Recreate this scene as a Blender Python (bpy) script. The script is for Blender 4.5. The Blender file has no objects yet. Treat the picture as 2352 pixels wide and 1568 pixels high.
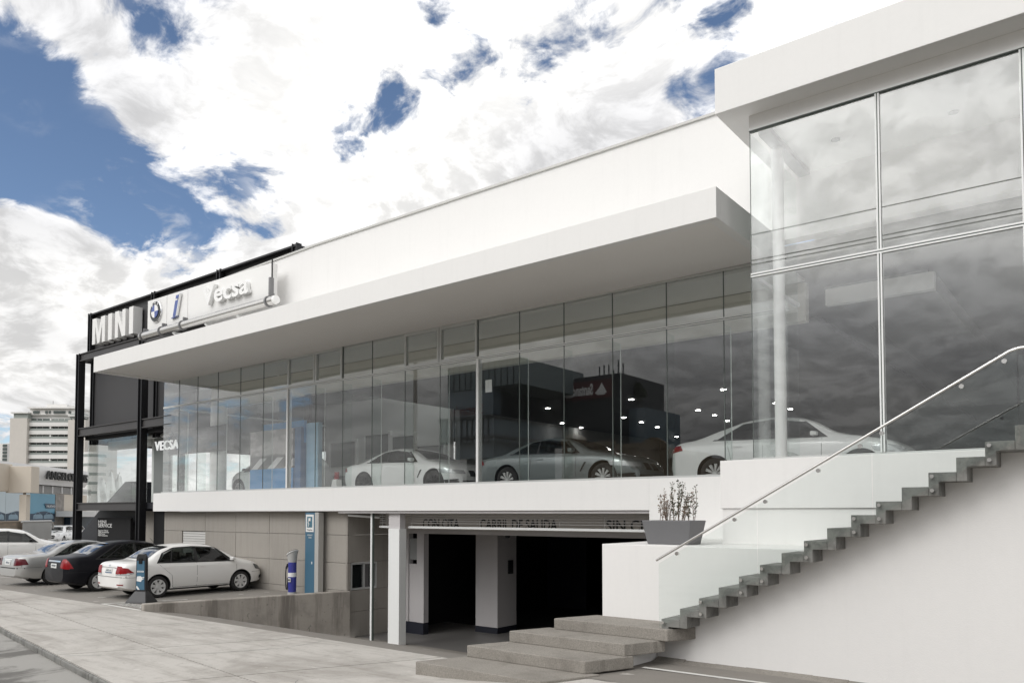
import bpy, bmesh, math, random
from mathutils import Vector, Matrix
from mathutils.bvhtree import BVHTree
rnd = random.Random(7)
S = bpy.context.scene
COL = S.collection
R = math.radians

# ------------------------------------------------------------------ camera
# photo measured on a 2352 x 1568 grid
PW, PH = 2352.0, 1568.0
FOC, YAW, PITCH, CAMH, HOR = 1795.0, 37.9, 2.2, 2.35, 1177.0
SHY = HOR - PH / 2 - FOC * math.tan(R(PITCH))
cam = bpy.data.cameras.new('camera')
cam.sensor_width = 36.0
cam.lens = FOC / PW * 36.0
cam.shift_y = SHY / PW
cam.clip_start = 0.1
cam.clip_end = 5000
camo = bpy.data.objects.new('camera', cam)
COL.objects.link(camo)
camo.location = (0, 0, CAMH)
camo.rotation_euler = (R(90 + PITCH), 0, R(YAW))
S.camera = camo
_a, _p = R(YAW), R(PITCH)
FW = Vector((-math.sin(_a) * math.cos(_p), math.cos(_a) * math.cos(_p), math.sin(_p)))
RT = Vector((math.cos(_a), math.sin(_a), 0))
UP = RT.cross(FW)
CAM = Vector((0, 0, CAMH))


def ray(px, py):
    return FW + RT * ((px - PW / 2) / FOC) + UP * ((PH / 2 + SHY - py) / FOC)


def at(px, py, X=None, Y=None, Z=None, D=None):
    q = ray(px, py)
    if X is not None: t = X / q.x
    elif Y is not None: t = Y / q.y
    elif Z is not None: t = (Z - CAMH) / q.z
    else: t = D
    return CAM + q * t


# ------------------------------------------------------------------ light, sky, exposure
SUN_EL, SUN_AZ = 40.0, 192.0          # azimuth measured from +Y clockwise: sun in front of the facade, a bit left
S.view_settings.view_transform = 'Standard'
S.view_settings.look = 'None'
S.view_settings.exposure = 0.10
S.view_settings.gamma = 1.0
S.view_settings.use_curve_mapping = False
try:
    S.cycles.use_denoising = True
    S.cycles.max_bounces = 8
    S.cycles.diffuse_bounces = 4
    S.cycles.glossy_bounces = 4
    S.cycles.transmission_bounces = 6
    S.cycles.transparent_max_bounces = 24
    S.cycles.caustics_reflective = False
    S.cycles.caustics_refractive = False
    S.cycles.sample_clamp_indirect = 6.0
except Exception:
    pass
sun = bpy.data.lights.new('sun', 'SUN')
sun.energy = 0.75
sun.angle = R(24)
sun.color = (1.0, 0.982, 0.958)
suno = bpy.data.objects.new('sun', sun)
COL.objects.link(suno)
_sd = Vector((math.sin(R(SUN_AZ)) * math.cos(R(SUN_EL)), math.cos(R(SUN_AZ)) * math.cos(R(SUN_EL)), math.sin(R(SUN_EL))))
suno.rotation_euler = _sd.to_track_quat('Z', 'Y').to_euler()
suno.location = (0, -10, 40)


class NT:
    """small node-tree writer"""
    def __init__(s, tree):
        s.t = tree
        tree.nodes.clear()

    def n(s, typ, ins=None, **kw):
        nd = s.t.nodes.new(typ)
        for k, v in kw.items(): setattr(nd, k, v)
        for k, v in (ins or {}).items():
            sk = nd.inputs[k]
            if isinstance(v, bpy.types.NodeSocket): s.t.links.new(v, sk)
            else: sk.default_value = v
        return nd

    def math(s, op, a, b=0.0, c=None, clamp=False):
        ins = {0: a, 1: b}
        if c is not None: ins[2] = c
        return s.n('ShaderNodeMath', ins, operation=op, use_clamp=clamp).outputs[0]

    def mapr(s, v, a, b, c=0.0, d=1.0, smooth=True):
        nd = s.n('ShaderNodeMapRange', {0: v, 1: a, 2: b, 3: c, 4: d}, interpolation_type='SMOOTHSTEP' if smooth else 'LINEAR')
        return nd.outputs[0]

    def mix(s, f, a, b, mode='MIX'):
        nd = s.n('ShaderNodeMix', data_type='RGBA', blend_type=mode)
        for i, v in ((0, f), (6, a), (7, b)):
            if isinstance(v, bpy.types.NodeSocket): s.t.links.new(v, nd.inputs[i])
            elif i == 0: nd.inputs[0].default_value = v
            else: nd.inputs[i].default_value = (*v[:3], 1.0)
        return nd.outputs[2]

    def noise(s, vec, scale, detail=5, rough=.55, dist=0.0):
        return s.n('ShaderNodeTexNoise', {'Vector': vec, 'Scale': scale, 'Detail': detail, 'Roughness': rough, 'Distortion': dist}).outputs['Fac']


W = bpy.data.worlds.new('World')
S.world = W
W.use_nodes = True
w = NT(W.node_tree)
sky = w.n('ShaderNodeTexSky', sky_type='NISHITA', sun_disc=False)
sky.sun_elevation = R(SUN_EL)
sky.sun_rotation = R(SUN_AZ)
sky.altitude = 2100
sky.air_density = 1.0
sky.dust_density = 0.6
tc = w.n('ShaderNodeTexCoord')
sep = w.n('ShaderNodeSeparateXYZ', {0: tc.outputs['Generated']})
dz = w.math('MAXIMUM', sep.outputs[2], 0.0)
den = w.math('ADD', dz, 0.34)
uvx = w.math('DIVIDE', sep.outputs[0], den)
uvy = w.math('DIVIDE', sep.outputs[1], den)
uv = w.n('ShaderNodeCombineXYZ', {0: uvx, 1: uvy, 2: 3.7}).outputs[0]
warp = w.n('ShaderNodeTexNoise', {'Vector': uv, 'Scale': 2.2, 'Detail': 3.0, 'Roughness': .5}).outputs['Color']
wv = w.n('ShaderNodeVectorMath', {0: warp, 1: (.5, .5, .5)}, operation='SUBTRACT').outputs[0]
uvw = w.n('ShaderNodeVectorMath', {0: wv, 1: (.30, .30, 0), 2: uv}, operation='MULTIPLY_ADD').outputs[0]


def field(vec):
    """cloud density: broad masses broken up by ever smaller puffs"""
    b_ = w.noise(vec, 1.5, 2, .5, .0)
    f_ = w.noise(vec, 6.2, 9, .60, .15)
    t_ = w.noise(vec, 21.0, 6, .60, .2)
    v_ = w.math('MULTIPLY', b_, .55)
    v_ = w.math('MULTIPLY_ADD', f_, 1.0, v_)
    return w.math('MULTIPLY_ADD', t_, .46, v_)          # mean about 0.96


cov = w.math('MULTIPLY_ADD', w.math('SUBTRACT', field(uvw), 1.0), 1.55, 1.0)
bias = 0.20


def bump(px, py, deg, amt):
    global bias
    d = ray(px, py).normalized()
    dot = w.n('ShaderNodeVectorMath', {0: tc.outputs['Generated'], 1: d}, operation='DOT_PRODUCT').outputs['Value']
    m = w.mapr(dot, math.cos(R(deg)), 1.0, smooth=True)
    bias = w.math('MULTIPLY_ADD', m, amt, bias)


for b_ in [(0, 170, 5, -.30), (50, 260, 6, -.34), (120, 360, 6, -.34), (200, 450, 6, -.36), (290, 520, 6, -.36), (380, 570, 5.5, -.34), (460, 600, 4, -.26),
           (20, 400, 5, -.20), (420, 0, 4.5, -.34), (840, 265, 4, -.44), (960, 205, 4, -.30), (1060, 80, 4, -.36), (1280, 30, 4.5, -.17), (1310, 110, 4.5, -.20),
           (1630, 210, 3.5, -.18), (1520, 50, 6, -.10), (270, 110, 4, -.16), (540, 400, 5, -.16), (520, 490, 4.5, -.20), (720, 330, 4, -.12), (1150, 180, 4, -.14),
           (110, 60, 5, .24), (240, 230, 5, .20), (360, 350, 5, .16), (10, 580, 7, .46), (120, 580, 5, .38), (130, 700, 8, .3), (430, 670, 6, .34), (300, 690, 7, .3),
           (560, 720, 9, .3), (800, 430, 9, .16), (1150, 400, 12, .24), (440, 250, 8, .10), (1450, 260, 8, .16), (650, 140, 7, .14)]:
    bump(*b_)
# a bank of heavier grey cloud stands low over the street side (it shows in the glass)
bank = w.math('MULTIPLY', w.mapr(sep.outputs[1], -.48, -.80), w.mapr(sep.outputs[2], .42, .08))
sdot = w.n('ShaderNodeVectorMath', {0: tc.outputs['Generated'], 1: _sd}, operation='DOT_PRODUCT').outputs['Value']
glow = w.mapr(sdot, math.cos(R(48)), math.cos(R(6)))
cf = w.math('MULTIPLY_ADD', bank, .20, w.math('ADD', cov, bias))
cf = w.math('MULTIPLY_ADD', w.mapr(sdot, math.cos(R(62)), math.cos(R(30))), .24, cf)
puff = w.noise(uvw, 11.0, 6, .58, .4)
puffb = w.noise(uv, 2.6, 2, .5)
pmask = w.math('MULTIPLY', w.mapr(puff, .50, .66), w.mapr(puffb, .40, .56))
cmask = w.math('MAXIMUM', w.mapr(cf, .90, 1.20), w.math('MULTIPLY', pmask, .85))
# side light on the puffs: compare the density with that a little nearer the sun
off = w.n('ShaderNodeVectorMath', {0: uvw, 1: (_sd.x * .10, _sd.y * .10 + .03, 0)}, operation='ADD').outputs[0]
lit = w.math('SUBTRACT', field(uvw), field(off))
relief = w.mapr(lit, -.14, .14, 0, 1)
thick = w.mapr(cf, 1.0, 1.6)
shade_n = w.noise(uv, 1.5, 4, .5, .3)
shd = w.mapr(shade_n, .36, .64)
lowz = w.mapr(sep.outputs[2], .0, .50)          # low clouds turn their grey side to us
bright = w.math('MULTIPLY_ADD', relief, .34, .76)
bright = w.math('MULTIPLY', bright, w.mapr(shd, 0, 1, .80, 1.14, False))
bright = w.math('MULTIPLY', bright, w.mapr(thick, 0, 1, 1.12, .92, False))
bright = w.math('MULTIPLY', bright, w.mapr(lowz, 0, 1, .84, 1.06, False))
bright = w.math('MULTIPLY', bright, w.mapr(bank, 0, 1, 1.0, .30, False))
# clouds in front of the sun glow
bright = w.math('MULTIPLY', bright, w.math('MULTIPLY_ADD', glow, 1.5, 1.0))
ccol = w.mix(shd, (.955, .955, .97), (1.0, .99, .97))
bg1 = w.n('ShaderNodeBackground', {'Color': sky.outputs[0], 'Strength': 0.125})
bg2 = w.n('ShaderNodeBackground', {'Color': ccol, 'Strength': w.math('MULTIPLY', bright, 1.0)})
mx = w.n('ShaderNodeMixShader', {0: cmask, 1: bg1.outputs[0], 2: bg2.outputs[0]})
w.n('ShaderNodeOutputWorld', {0: mx.outputs[0]})

# ------------------------------------------------------------------ materials
MATS = {}


def pbr(name, col, rough=.6, metal=0.0, var=.06, vscale=1.5, fine=.03, fscale=25, bump=.0, bscale=60, coat=0.0, spec=.5, streak=0.0, extra=None, emit=None):
    """principled surface with two scales of colour noise, optional streaks and bump"""
    m = bpy.data.materials.new(name)
    m.use_nodes = True
    t = NT(m.node_tree)
    co = t.n('ShaderNodeTexCoord').outputs['Object']
    c = None
    n1 = t.noise(co, vscale, 5, .6)
    n2 = t.noise(co, fscale, 3, .6)
    v = t.math('MULTIPLY_ADD', t.math('SUBTRACT', n1, .5), var * 2.6, 1.0)
    v = t.math('MULTIPLY_ADD', t.math('SUBTRACT', n2, .5), fine * 2.6, v)
    if streak:
        mp = t.n('ShaderNodeMapping', {0: co, 3: (3.0, 3.0, .18)}).outputs[0]
        n3 = t.noise(mp, 2.2, 4, .65)
        v = t.math('MULTIPLY', v, t.mapr(n3, .48, .80, 1.0, 1.0 - streak))
    hs = t.n('ShaderNodeHueSaturation', {'Value': v, 'Color': (*col, 1)}).outputs[0]
    if extra: hs = extra(t, co, hs)
    ins = {'Base Color': hs, 'Roughness': rough, 'Metallic': metal, 'Coat Weight': coat, 'Coat Roughness': .04, 'Specular IOR Level': spec}
    if emit: ins['Emission Color'] = (*emit[:3], 1); ins['Emission Strength'] = emit[3]
    if bump:
        nb = t.noise(co, bscale, 4, .6)
        ins['Normal'] = t.n('ShaderNodeBump', {'Strength': bump, 'Distance': .01, 'Height': nb}).outputs[0]
    b = t.n('ShaderNodeBsdfPrincipled', ins)
    t.n('ShaderNodeOutputMaterial', {0: b.outputs[0]})
    MATS[name] = m
    return m


def glassmat(name, tint, refl=1.0, rough=0.0):
    m = bpy.data.materials.new(name)
    m.use_nodes = True
    t = NT(m.node_tree)
    lw = t.n('ShaderNodeLayerWeight', {0: .5}).outputs['Facing']
    f = t.math('MULTIPLY_ADD', t.math('POWER', lw, 5.0), .95, .045)
    f = t.math('MULTIPLY', f, refl, clamp=True)
    tr = t.n('ShaderNodeBsdfTransparent', {0: (*tint, 1)})
    gl = t.n('ShaderNodeBsdfGlossy', {'Color': (1, 1, 1, 1), 'Roughness': rough})
    mxs = t.n('ShaderNodeMixShader', {0: f, 1: tr.outputs[0], 2: gl.outputs[0]})
    t.n('ShaderNodeOutputMaterial', {0: mxs.outputs[0]})
    MATS[name] = m
    return m


def stain_floor(t, co, c):
    n = t.noise(co, .45, 7, .68, .6)
    c = t.mix(t.mapr(n, .44, .68, 0, .55), c, (.215, .195, .172))
    mp = t.n('ShaderNodeMapping', {0: co, 2: (0, 0, R(-8)), 3: (.28, 2.2, 1)}).outputs[0]
    n2 = t.noise(mp, 1.4, 8, .72, .3)
    c = t.mix(t.mapr(n2, .47, .66, 0, .45), c, (.235, .215, .19))
    c = t.mix(t.mapr(n2, .40, .30, 0, .45), c, (.56, .535, .50))
    n4 = t.noise(co, 6.5, 6, .7)
    c = t.mix(t.mapr(n4, .52, .70, 0, .35), c, (.20, .18, .16))
    n3 = t.noise(co, 42, 3, .6)
    c = t.mix(t.mapr(n3, .64, .72, 0, .55), c, (.10, .09, .08))
    sp = t.noise(co, 2.6, 2, .5)
    return t.mix(t.mapr(sp, .70, .73, 0, .4), c, (.60, .58, .55))


def wall_stain(t, co, c):
    mp = t.n('ShaderNodeMapping', {0: co, 3: (1.2, 1.2, .12)}).outputs[0]
    n = t.noise(mp, 1.8, 6, .7)
    c = t.mix(t.mapr(n, .44, .64, 0, .75), c, (.12, .105, .09))
    n2 = t.noise(co, 1.2, 5, .6)
    c = t.mix(t.mapr(n2, .48, .68, 0, .5), c, (.19, .175, .155))
    n3 = t.noise(co, 9, 3, .5)
    return t.mix(t.mapr(n3, .66, .70, 0, .6), c, (.16, .15, .135))


def stair_stain(t, co, c):
    n = t.noise(co, 2.5, 6, .7, .6)
    c = t.mix(t.mapr(n, .42, .66, 0, .65), c, (.06, .061, .056))
    n2 = t.noise(co, 7, 5, .7)
    return t.mix(t.mapr(n2, .55, .72, 0, .4), c, (.28, .26, .235))


def step_stain(t, co, c):
    n = t.noise(co, 1.3, 6, .7, .4)
    c = t.mix(t.mapr(n, .46, .68, 0, .5), c, (.15, .135, .118))
    n3 = t.noise(co, 85, 2, .6)
    return t.mix(t.mapr(n3, .60, .70, 0, .7), c, (.08, .072, .065))


def wet(t, co, c):
    n = t.noise(co, .8, 6, .65, .4)
    return t.mix(t.mapr(n, .48, .62, 0, .8), c, (.075, .07, .062))


pbr('plaster', (.80, .793, .78), .75, var=.014, vscale=.5, fine=.012, fscale=14, bump=.12, bscale=90, streak=.03)
pbr('plaster_low', (.745, .733, .718), .75, var=.015, vscale=.5, fine=.015, fscale=14, bump=.15, bscale=80, streak=.03)
pbr('wall_paint', (.70, .688, .675), .75, var=.025, vscale=.45, fine=.015, fscale=14, bump=.2, bscale=70, streak=.02)
pbr('soffit', (.80, .775, .748), .8, var=.02, vscale=.6, fine=.015, streak=0)
pbr('coping', (.55, .55, .53), .5, var=.06)
pbr('alu', (.62, .63, .62), .35, .55, var=.04)
pbr('alu_white', (.78, .79, .78), .35, .0, var=.02)
pbr('joint', (.10, .12, .11), .5)
pbr('steel', (.66, .65, .63), .22, 1.0, var=.03)
pbr('chrome', (.80, .80, .80), .08, 1.0, var=.01)
pbr('bracket', (.22, .22, .225), .5, .3)
pbr('black_steel', (.012, .012, .014), .42, .1, var=.2)
pbr('black_panel', (.045, .044, .046), .6, var=.05, vscale=.7)
pbr('black_beam', (.050, .047, .047), .5, var=.25, vscale=1.2)
pbr('navy_black', (.020, .021, .026), .55, var=.1)
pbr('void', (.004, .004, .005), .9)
pbr('dark_blue', (.016, .018, .028), .5)
pbr('mini_white', (.82, .815, .80), .5, var=.02)
pbr('letter_white', (.84, .84, .83), .4, var=.01)
pbr('letter_lit', (.84, .84, .83), .4, emit=(1, 1, 1, .55))
pbr('letter_black', (.02, .02, .02), .6)
pbr('blue_emblem', (.035, .075, .30), .3, coat=.5)
pbr('ring_dark', (.05, .055, .06), .2, .7)
pbr('concrete_wall', (.325, .302, .272), .85, var=.07, vscale=.9, fine=.05, fscale=18, bump=.25, bscale=50, streak=.16)
pbr('concrete_ramp', (.36, .33, .295), .88, var=.08, vscale=.8, fine=.06, fscale=20, bump=.4, bscale=30, extra=wall_stain)
pbr('concrete_step', (.27, .25, .222), .92, var=.10, vscale=1.5, fine=.34, fscale=48, bump=1.0, bscale=70, extra=step_stain)
pbr('concrete_stair', (.20, .197, .185), .85, var=.08, vscale=2, fine=.06, fscale=30, bump=.4, bscale=40, extra=stair_stain)
pbr('paving', (.47, .447, .415), .88, var=.06, vscale=.6, fine=.05, fscale=30, bump=.35, bscale=55, extra=stain_floor)
pbr('paving_b', (.475, .452, .42), .88, var=.07, vscale=.6, fine=.05, fscale=30, bump=.35, bscale=55, extra=stain_floor)
pbr('lot', (.24, .225, .205), .9, var=.08, vscale=.5, fine=.06, fscale=30, bump=.4, bscale=50, extra=stain_floor)
pbr('street', (.30, .29, .27), .75, var=.08, vscale=.5, fine=.06, fscale=30, bump=.4, bscale=50, extra=wet)
pbr('dark_paving', (.21, .195, .175), .88, var=.10, vscale=.8, fine=.08, fscale=40, bump=.5, bscale=60, extra=stain_floor)
pbr('earth', (.17, .16, .14), .95, var=.15, vscale=.05)
pbr('gravel', (.22, .20, .175), .95, var=.2, vscale=8, fine=.15)
pbr('paint_line', (.62, .61, .58), .8, var=.12, vscale=3, fine=.14, fscale=16)
pbr('garage_floor', (.13, .125, .12), .45, var=.12)
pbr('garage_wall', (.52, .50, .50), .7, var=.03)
pbr('header', (.60, .57, .54), .7, var=.03)
pbr('grille', (.40, .39, .38), .45, .4)
pbr('shutter', (.62, .61, .59), .5, var=.03)
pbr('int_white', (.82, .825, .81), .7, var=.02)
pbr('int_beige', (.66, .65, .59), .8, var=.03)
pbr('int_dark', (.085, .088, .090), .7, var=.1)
pbr('int_mid', (.30, .305, .305), .7, var=.08)
pbr('int_floor', (.68, .68, .67), .25, var=.05)
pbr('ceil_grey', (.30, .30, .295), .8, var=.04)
pbr('lamp', (.9, .9, .9), .5, emit=(1, .97, .92, 34.0))
pbr('display_blue', (.045, .26, .56), .45, var=.05, vscale=.8)
pbr('display_pale', (.30, .52, .70), .45, var=.08, vscale=.8)
pbr('display_navy', (.05, .14, .30), .45)
pbr('totem_blue', (.055, .135, .205), .4, var=.03)
pbr('totem_grey', (.46, .455, .435), .45, .2)
pbr('station_blue', (.035, .04, .26), .35, coat=.3)
pbr('plastic_black', (.018, .018, .020), .45)
pbr('plastic_grey', (.42, .42, .41), .5)
pbr('print_white', (.74, .74, .73), .5)
pbr('print_teal', (.07, .17, .23), .5)
pbr('planter', (.14, .14, .145), .6, var=.04, vscale=3)
pbr('soil', (.06, .045, .03), .95, var=.3, vscale=12)
pbr('twig', (.17, .125, .095), .9, var=.2, vscale=20)
pbr('leaf', (.05, .06, .032), .8, var=.3, vscale=14)
pbr('leaf_dry', (.19, .14, .105), .85, var=.3, vscale=14)
pbr('leaf_tree', (.05, .07, .03), .85, var=.3, vscale=2)
pbr('bark', (.10, .08, .06), .9, var=.2, vscale=4)
# vehicles
pbr('paint_white', (.80, .79, .77), .30, coat=.6, var=.01, fine=.0)
pbr('paint_white_cool', (.86, .865, .86), .28, coat=.7, var=.01, fine=.0)
pbr('paint_black', (.010, .010, .013), .30, coat=.0, spec=.16, var=.05, fine=.0)
pbr('paint_silver', (.50, .50, .49), .32, .55, coat=.7, var=.015, fine=.02, fscale=200)
pbr('paint_grey', (.22, .245, .25), .30, .35, coat=.7, var=.015, fine=.0)
pbr('car_inside', (.012, .012, .013), .85)
pbr('car_seat', (.03, .029, .028), .8)
pbr('car_trim', (.015, .015, .016), .45)
pbr('car_glass_dark', (.016, .019, .020), .03, spec=.7, coat=1.0, var=.0, fine=0)
pbr('rubber', (.022, .021, .021), .85, var=.12)
pbr('alloy', (.62, .62, .615), .35, .25, var=.02)
pbr('alloy_dark', (.035, .035, .037), .3, .6)
pbr('brake', (.03, .03, .03), .6, .3)
pbr('lamp_red', (.24, .005, .008), .25, coat=.15, spec=.3)
pbr('lamp_dark_red', (.10, .008, .014), .25, coat=.15, spec=.3)
pbr('lamp_clear', (.55, .56, .57), .1, .3, coat=1.0)
pbr('lamp_smoke', (.07, .075, .08), .1, .2, coat=1.0)
pbr('plate_white', (.66, .67, .66), .5)
pbr('plate_blue', (.10, .22, .40), .5)
pbr('plate_ink', (.06, .09, .13), .6)
# background
pbr('tower_cream', (.62, .585, .54), .8, var=.05, vscale=.15, fine=.03, fscale=1.2, streak=.08)
pbr('tower_white', (.76, .75, .73), .8, var=.03, vscale=.1)
pbr('tower_glass', (.10, .12, .115), .08, spec=.8, var=.35, vscale=.12)
pbr('tower_glass_pale', (.34, .37, .35), .12, spec=.8, var=.2, vscale=.12)
pbr('metal_white', (.72, .71, .70), .4, .1, var=.03, vscale=.3)
pbr('louvre', (.42, .41, .40), .55, var=.05)
pbr('beige_paint', (.60, .54, .46), .75, var=.05, vscale=.6)
pbr('poster_pale', (.52, .60, .64), .5, var=.10, vscale=.5)
pbr('poster_blue', (.12, .29, .40), .45, var=.12, vscale=.5)
pbr('poster_navy', (.025, .05, .085), .4, var=.4, vscale=.7)
pbr('poster_car', (.20, .29, .36), .4, var=.4, vscale=1.2)
pbr('stone_wall', (.30, .245, .19), .95, var=.2, vscale=1.2, bump=.6, bscale=9)
pbr('stone_grey', (.28, .26, .24), .95, var=.5, vscale=2.5, bump=.8, bscale=9)
pbr('flag_white', (.70, .72, .72), .8, var=.05)
pbr('bank_glass', (.11, .15, .18), .10, spec=.7, var=.2, vscale=.2)
pbr('bank_grey', (.14, .175, .185), .6, var=.08, vscale=.3)
pbr('bank_dark', (.022, .026, .032), .6, var=.1)
pbr('bank_red', (.085, .014, .017), .6)
pbr('ochre', (.16, .125, .085), .85, var=.1, vscale=.4)
glassmat('glass_main', (.975, .984, .979), 2.05)
glassmat('glass_block', (.98, .988, .984), 2.5)
glassmat('glass_rail', (.955, .975, .968), .9)
glassmat('glass_fin', (.93, .96, .95), .5)
glassmat('glass_mini', (.90, .92, .91), 1.1)
glassmat('car_window', (.30, .33, .32), 1.1)
glassmat('car_window_clear', (.55, .58, .57), 1.1)


def brick_material():
    m = bpy.data.materials.new('brick_wall_far')
    m.use_nodes = True
    t = NT(m.node_tree)
    co = t.n('ShaderNodeTexCoord').outputs['Object']
    mp = t.n('ShaderNodeMapping', {0: co, 2: (R(90), 0, 0)}).outputs[0]
    b = t.n('ShaderNodeTexBrick', {'Vector': mp, 'Color1': (.30, .235, .175, 1), 'Color2': (.22, .18, .14, 1), 'Mortar': (.25, .22, .19, 1), 'Scale': 1.0,
            'Mortar Size': .012, 'Brick Width': .42, 'Row Height': .16})
    n = t.noise(co, 1.1, 5, .6)
    c = t.mix(t.mapr(n, .4, .7, 0, .5), b.outputs[0], (.16, .13, .10))
    bs = t.n('ShaderNodeBsdfPrincipled', {'Base Color': c, 'Roughness': .95})
    t.n('ShaderNodeOutputMaterial', {0: bs.outputs[0]})
    MATS['brick_wall_far'] = m


brick_material()


def print_material():
    """flat printed street picture on the showroom display"""
    m = bpy.data.materials.new('street_print')
    m.use_nodes = True
    t = NT(m.node_tree)
    co = t.n('ShaderNodeTexCoord').outputs['Generated']
    sx = t.n('ShaderNodeSeparateXYZ', {0: co})
    n = t.noise(co, 3.0, 5, .6, .5)
    c = t.mix(t.mapr(n, .42, .6), (.50, .47, .47), (.30, .28, .28))
    road = t.mapr(sx.outputs[2], .30, .40, 1, 0)
    c = t.mix(road, c, (.17, .16, .165))
    st = t.math('SINE', t.math('MULTIPLY', t.math('ADD', sx.outputs[0], t.math('MULTIPLY', sx.outputs[2], -.8)), 16.0))
    msk = t.math('MULTIPLY', t.mapr(st, .25, .4), t.mapr(sx.outputs[2], .30, .26, 0, 1))
    c = t.mix(msk, c, (.66, .65, .66))
    bs = t.n('ShaderNodeBsdfPrincipled', {'Base Color': c, 'Roughness': .4})
    t.n('ShaderNodeOutputMaterial', {0: bs.outputs[0]})
    MATS['street_print'] = m


print_material()


# ------------------------------------------------------------------ mesh helpers
class MB:
    def __init__(s, M=None):
        s.v, s.f, s.M = [], [], M

    def add(s, vs, fs):
        o = len(s.v)
        for p in vs:
            p = Vector(p)
            s.v.append(s.M @ p if s.M else p)
        s.f += [tuple(i + o for i in f) for f in fs]
        return s

    def box(s, x0, x1, y0, y1, z0, z1):
        vs = [(x, y, z) for z in (z0, z1) for y in (y0, y1) for x in (x0, x1)]
        return s.add(vs, [(0, 2, 3, 1), (4, 5, 7, 6), (0, 1, 5, 4), (2, 6, 7, 3), (0, 4, 6, 2), (1, 3, 7, 5)])

    def prism(s, poly, ax, a0, a1, tri=False):
        """polygon in the plane normal to axis ax (poly in remaining axes order), extruded a0..a1"""
        def P(p, a):
            return {'x': (a, p[0], p[1]), 'y': (p[0], a, p[1]), 'z': (p[0], p[1], a)}[ax]
        n = len(poly)
        vs = [P(p, a0) for p in poly] + [P(p, a1) for p in poly]
        fs = [(i, (i + 1) % n, n + (i + 1) % n, n + i) for i in range(n)]
        return s.add(vs, fs + [tuple(reversed(range(n))), tuple(range(n, 2 * n))])

    def tube(s, pts, r, n=8, r1=None):
        pts = [Vector(p) for p in pts]
        vs, fs = [], []
        m = len(pts)
        for i, p in enumerate(pts):
            d = (pts[min(i + 1, m - 1)] - pts[max(i - 1, 0)]).normalized()
            a = d.orthogonal().normalized() if i == 0 else (pa - d * pa.dot(d)).normalized()
            pa = a
            b = d.cross(a)
            rr = r if r1 is None else r + (r1 - r) * i / max(m - 1, 1)
            for k in range(n):
                t = 2 * math.pi * k / n
                vs.append(p + (a * math.cos(t) + b * math.sin(t)) * rr)
        for i in range(m - 1):
            for k in range(n):
                fs.append((i * n + k, i * n + (k + 1) % n, (i + 1) * n + (k + 1) % n, (i + 1) * n + k))
        fs += [tuple(reversed(range(n))), tuple(range((m - 1) * n, m * n))]
        return s.add(vs, fs)

    def lathe(s, prof, c=(0, 0, 0), ax='z', n=24, cap=True):
        vs, fs = [], []
        m = len(prof)
        for r, h in prof:
            for k in range(n):
                t = 2 * math.pi * k / n
                a, b = r * math.cos(t), r * math.sin(t)
                q = {'z': (a, b, h), 'y': (a, h, b), 'x': (h, a, b)}[ax]
                vs.append((q[0] + c[0], q[1] + c[1], q[2] + c[2]))
        for i in range(m - 1):
            for k in range(n):
                fs.append((i * n + k, i * n + (k + 1) % n, (i + 1) * n + (k + 1) % n, (i + 1) * n + k))
        if cap and prof[0][0] > 1e-4: fs.append(tuple(reversed(range(n))))
        if cap and prof[-1][0] > 1e-4: fs.append(tuple(range((m - 1) * n, m * n)))
        return s.add(vs, fs)

    def quad(s, *p):
        return s.add(p, [tuple(range(len(p)))])

    def build(s, name, mat, parent=None, label=None, cat=None, group=None, kind=None, smooth=False, bevel=0.0, angle=35):
        me = bpy.data.meshes.new(name)
        me.from_pydata([tuple(v) for v in s.v], [], s.f)
        bm = bmesh.new()
        bm.from_mesh(me)
        bmesh.ops.remove_doubles(bm, verts=bm.verts, dist=1e-5)
        bmesh.ops.recalc_face_normals(bm, faces=bm.faces)
        bm.to_mesh(me)
        bm.free()
        return mesh_obj(name, me, mat, parent, label, cat, group, kind, smooth, bevel, angle)


def mesh_obj(name, me, mat, parent=None, label=None, cat=None, group=None, kind=None, smooth=False, bevel=0.0, angle=35):
    o = bpy.data.objects.new(name, me)
    COL.objects.link(o)
    if mat is not None: me.materials.append(MATS[mat])
    if smooth:
        me.shade_smooth()
        me.set_sharp_from_angle(angle=R(angle))
    if bevel:
        b = o.modifiers.new('bevel', 'BEVEL')
        b.width, b.segments, b.limit_method = bevel, 2, 'ANGLE'
    if parent:
        o.parent = parent
        if not parent.get('local'): o.location = -Vector(parent.get('base', (0, 0, 0)))
    tag(o, label, cat, group, kind)
    return o


def tag(o, label=None, cat=None, group=None, kind=None):
    if label: o['label'] = label
    if cat: o['category'] = cat
    if group: o['group'] = group
    if kind: o['kind'] = kind
    return o


def thing(name, label, cat, loc=(0, 0, 0), rotz=0.0, group=None, local=False, kind=None):
    """an Empty at the base. local: the parts' vertices are in its own frame, else in world metres"""
    o = bpy.data.objects.new(name, None)
    COL.objects.link(o)
    o.empty_display_size = .2
    o.location = loc
    o.rotation_euler = (0, 0, rotz)
    if local: o['local'] = 1
    else: o['base'] = tuple(loc)
    return tag(o, label, cat, group, kind)


def solid(name, mat, parent, *a, **k):
    return MB().box(*a).build(name, mat, parent, **k)


def copy_tree(o, parent=None):
    c = o.copy()
    COL.objects.link(c)
    c.parent = parent
    for ch in list(o.children): copy_tree(ch, c)
    return c


TXT = {}


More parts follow.
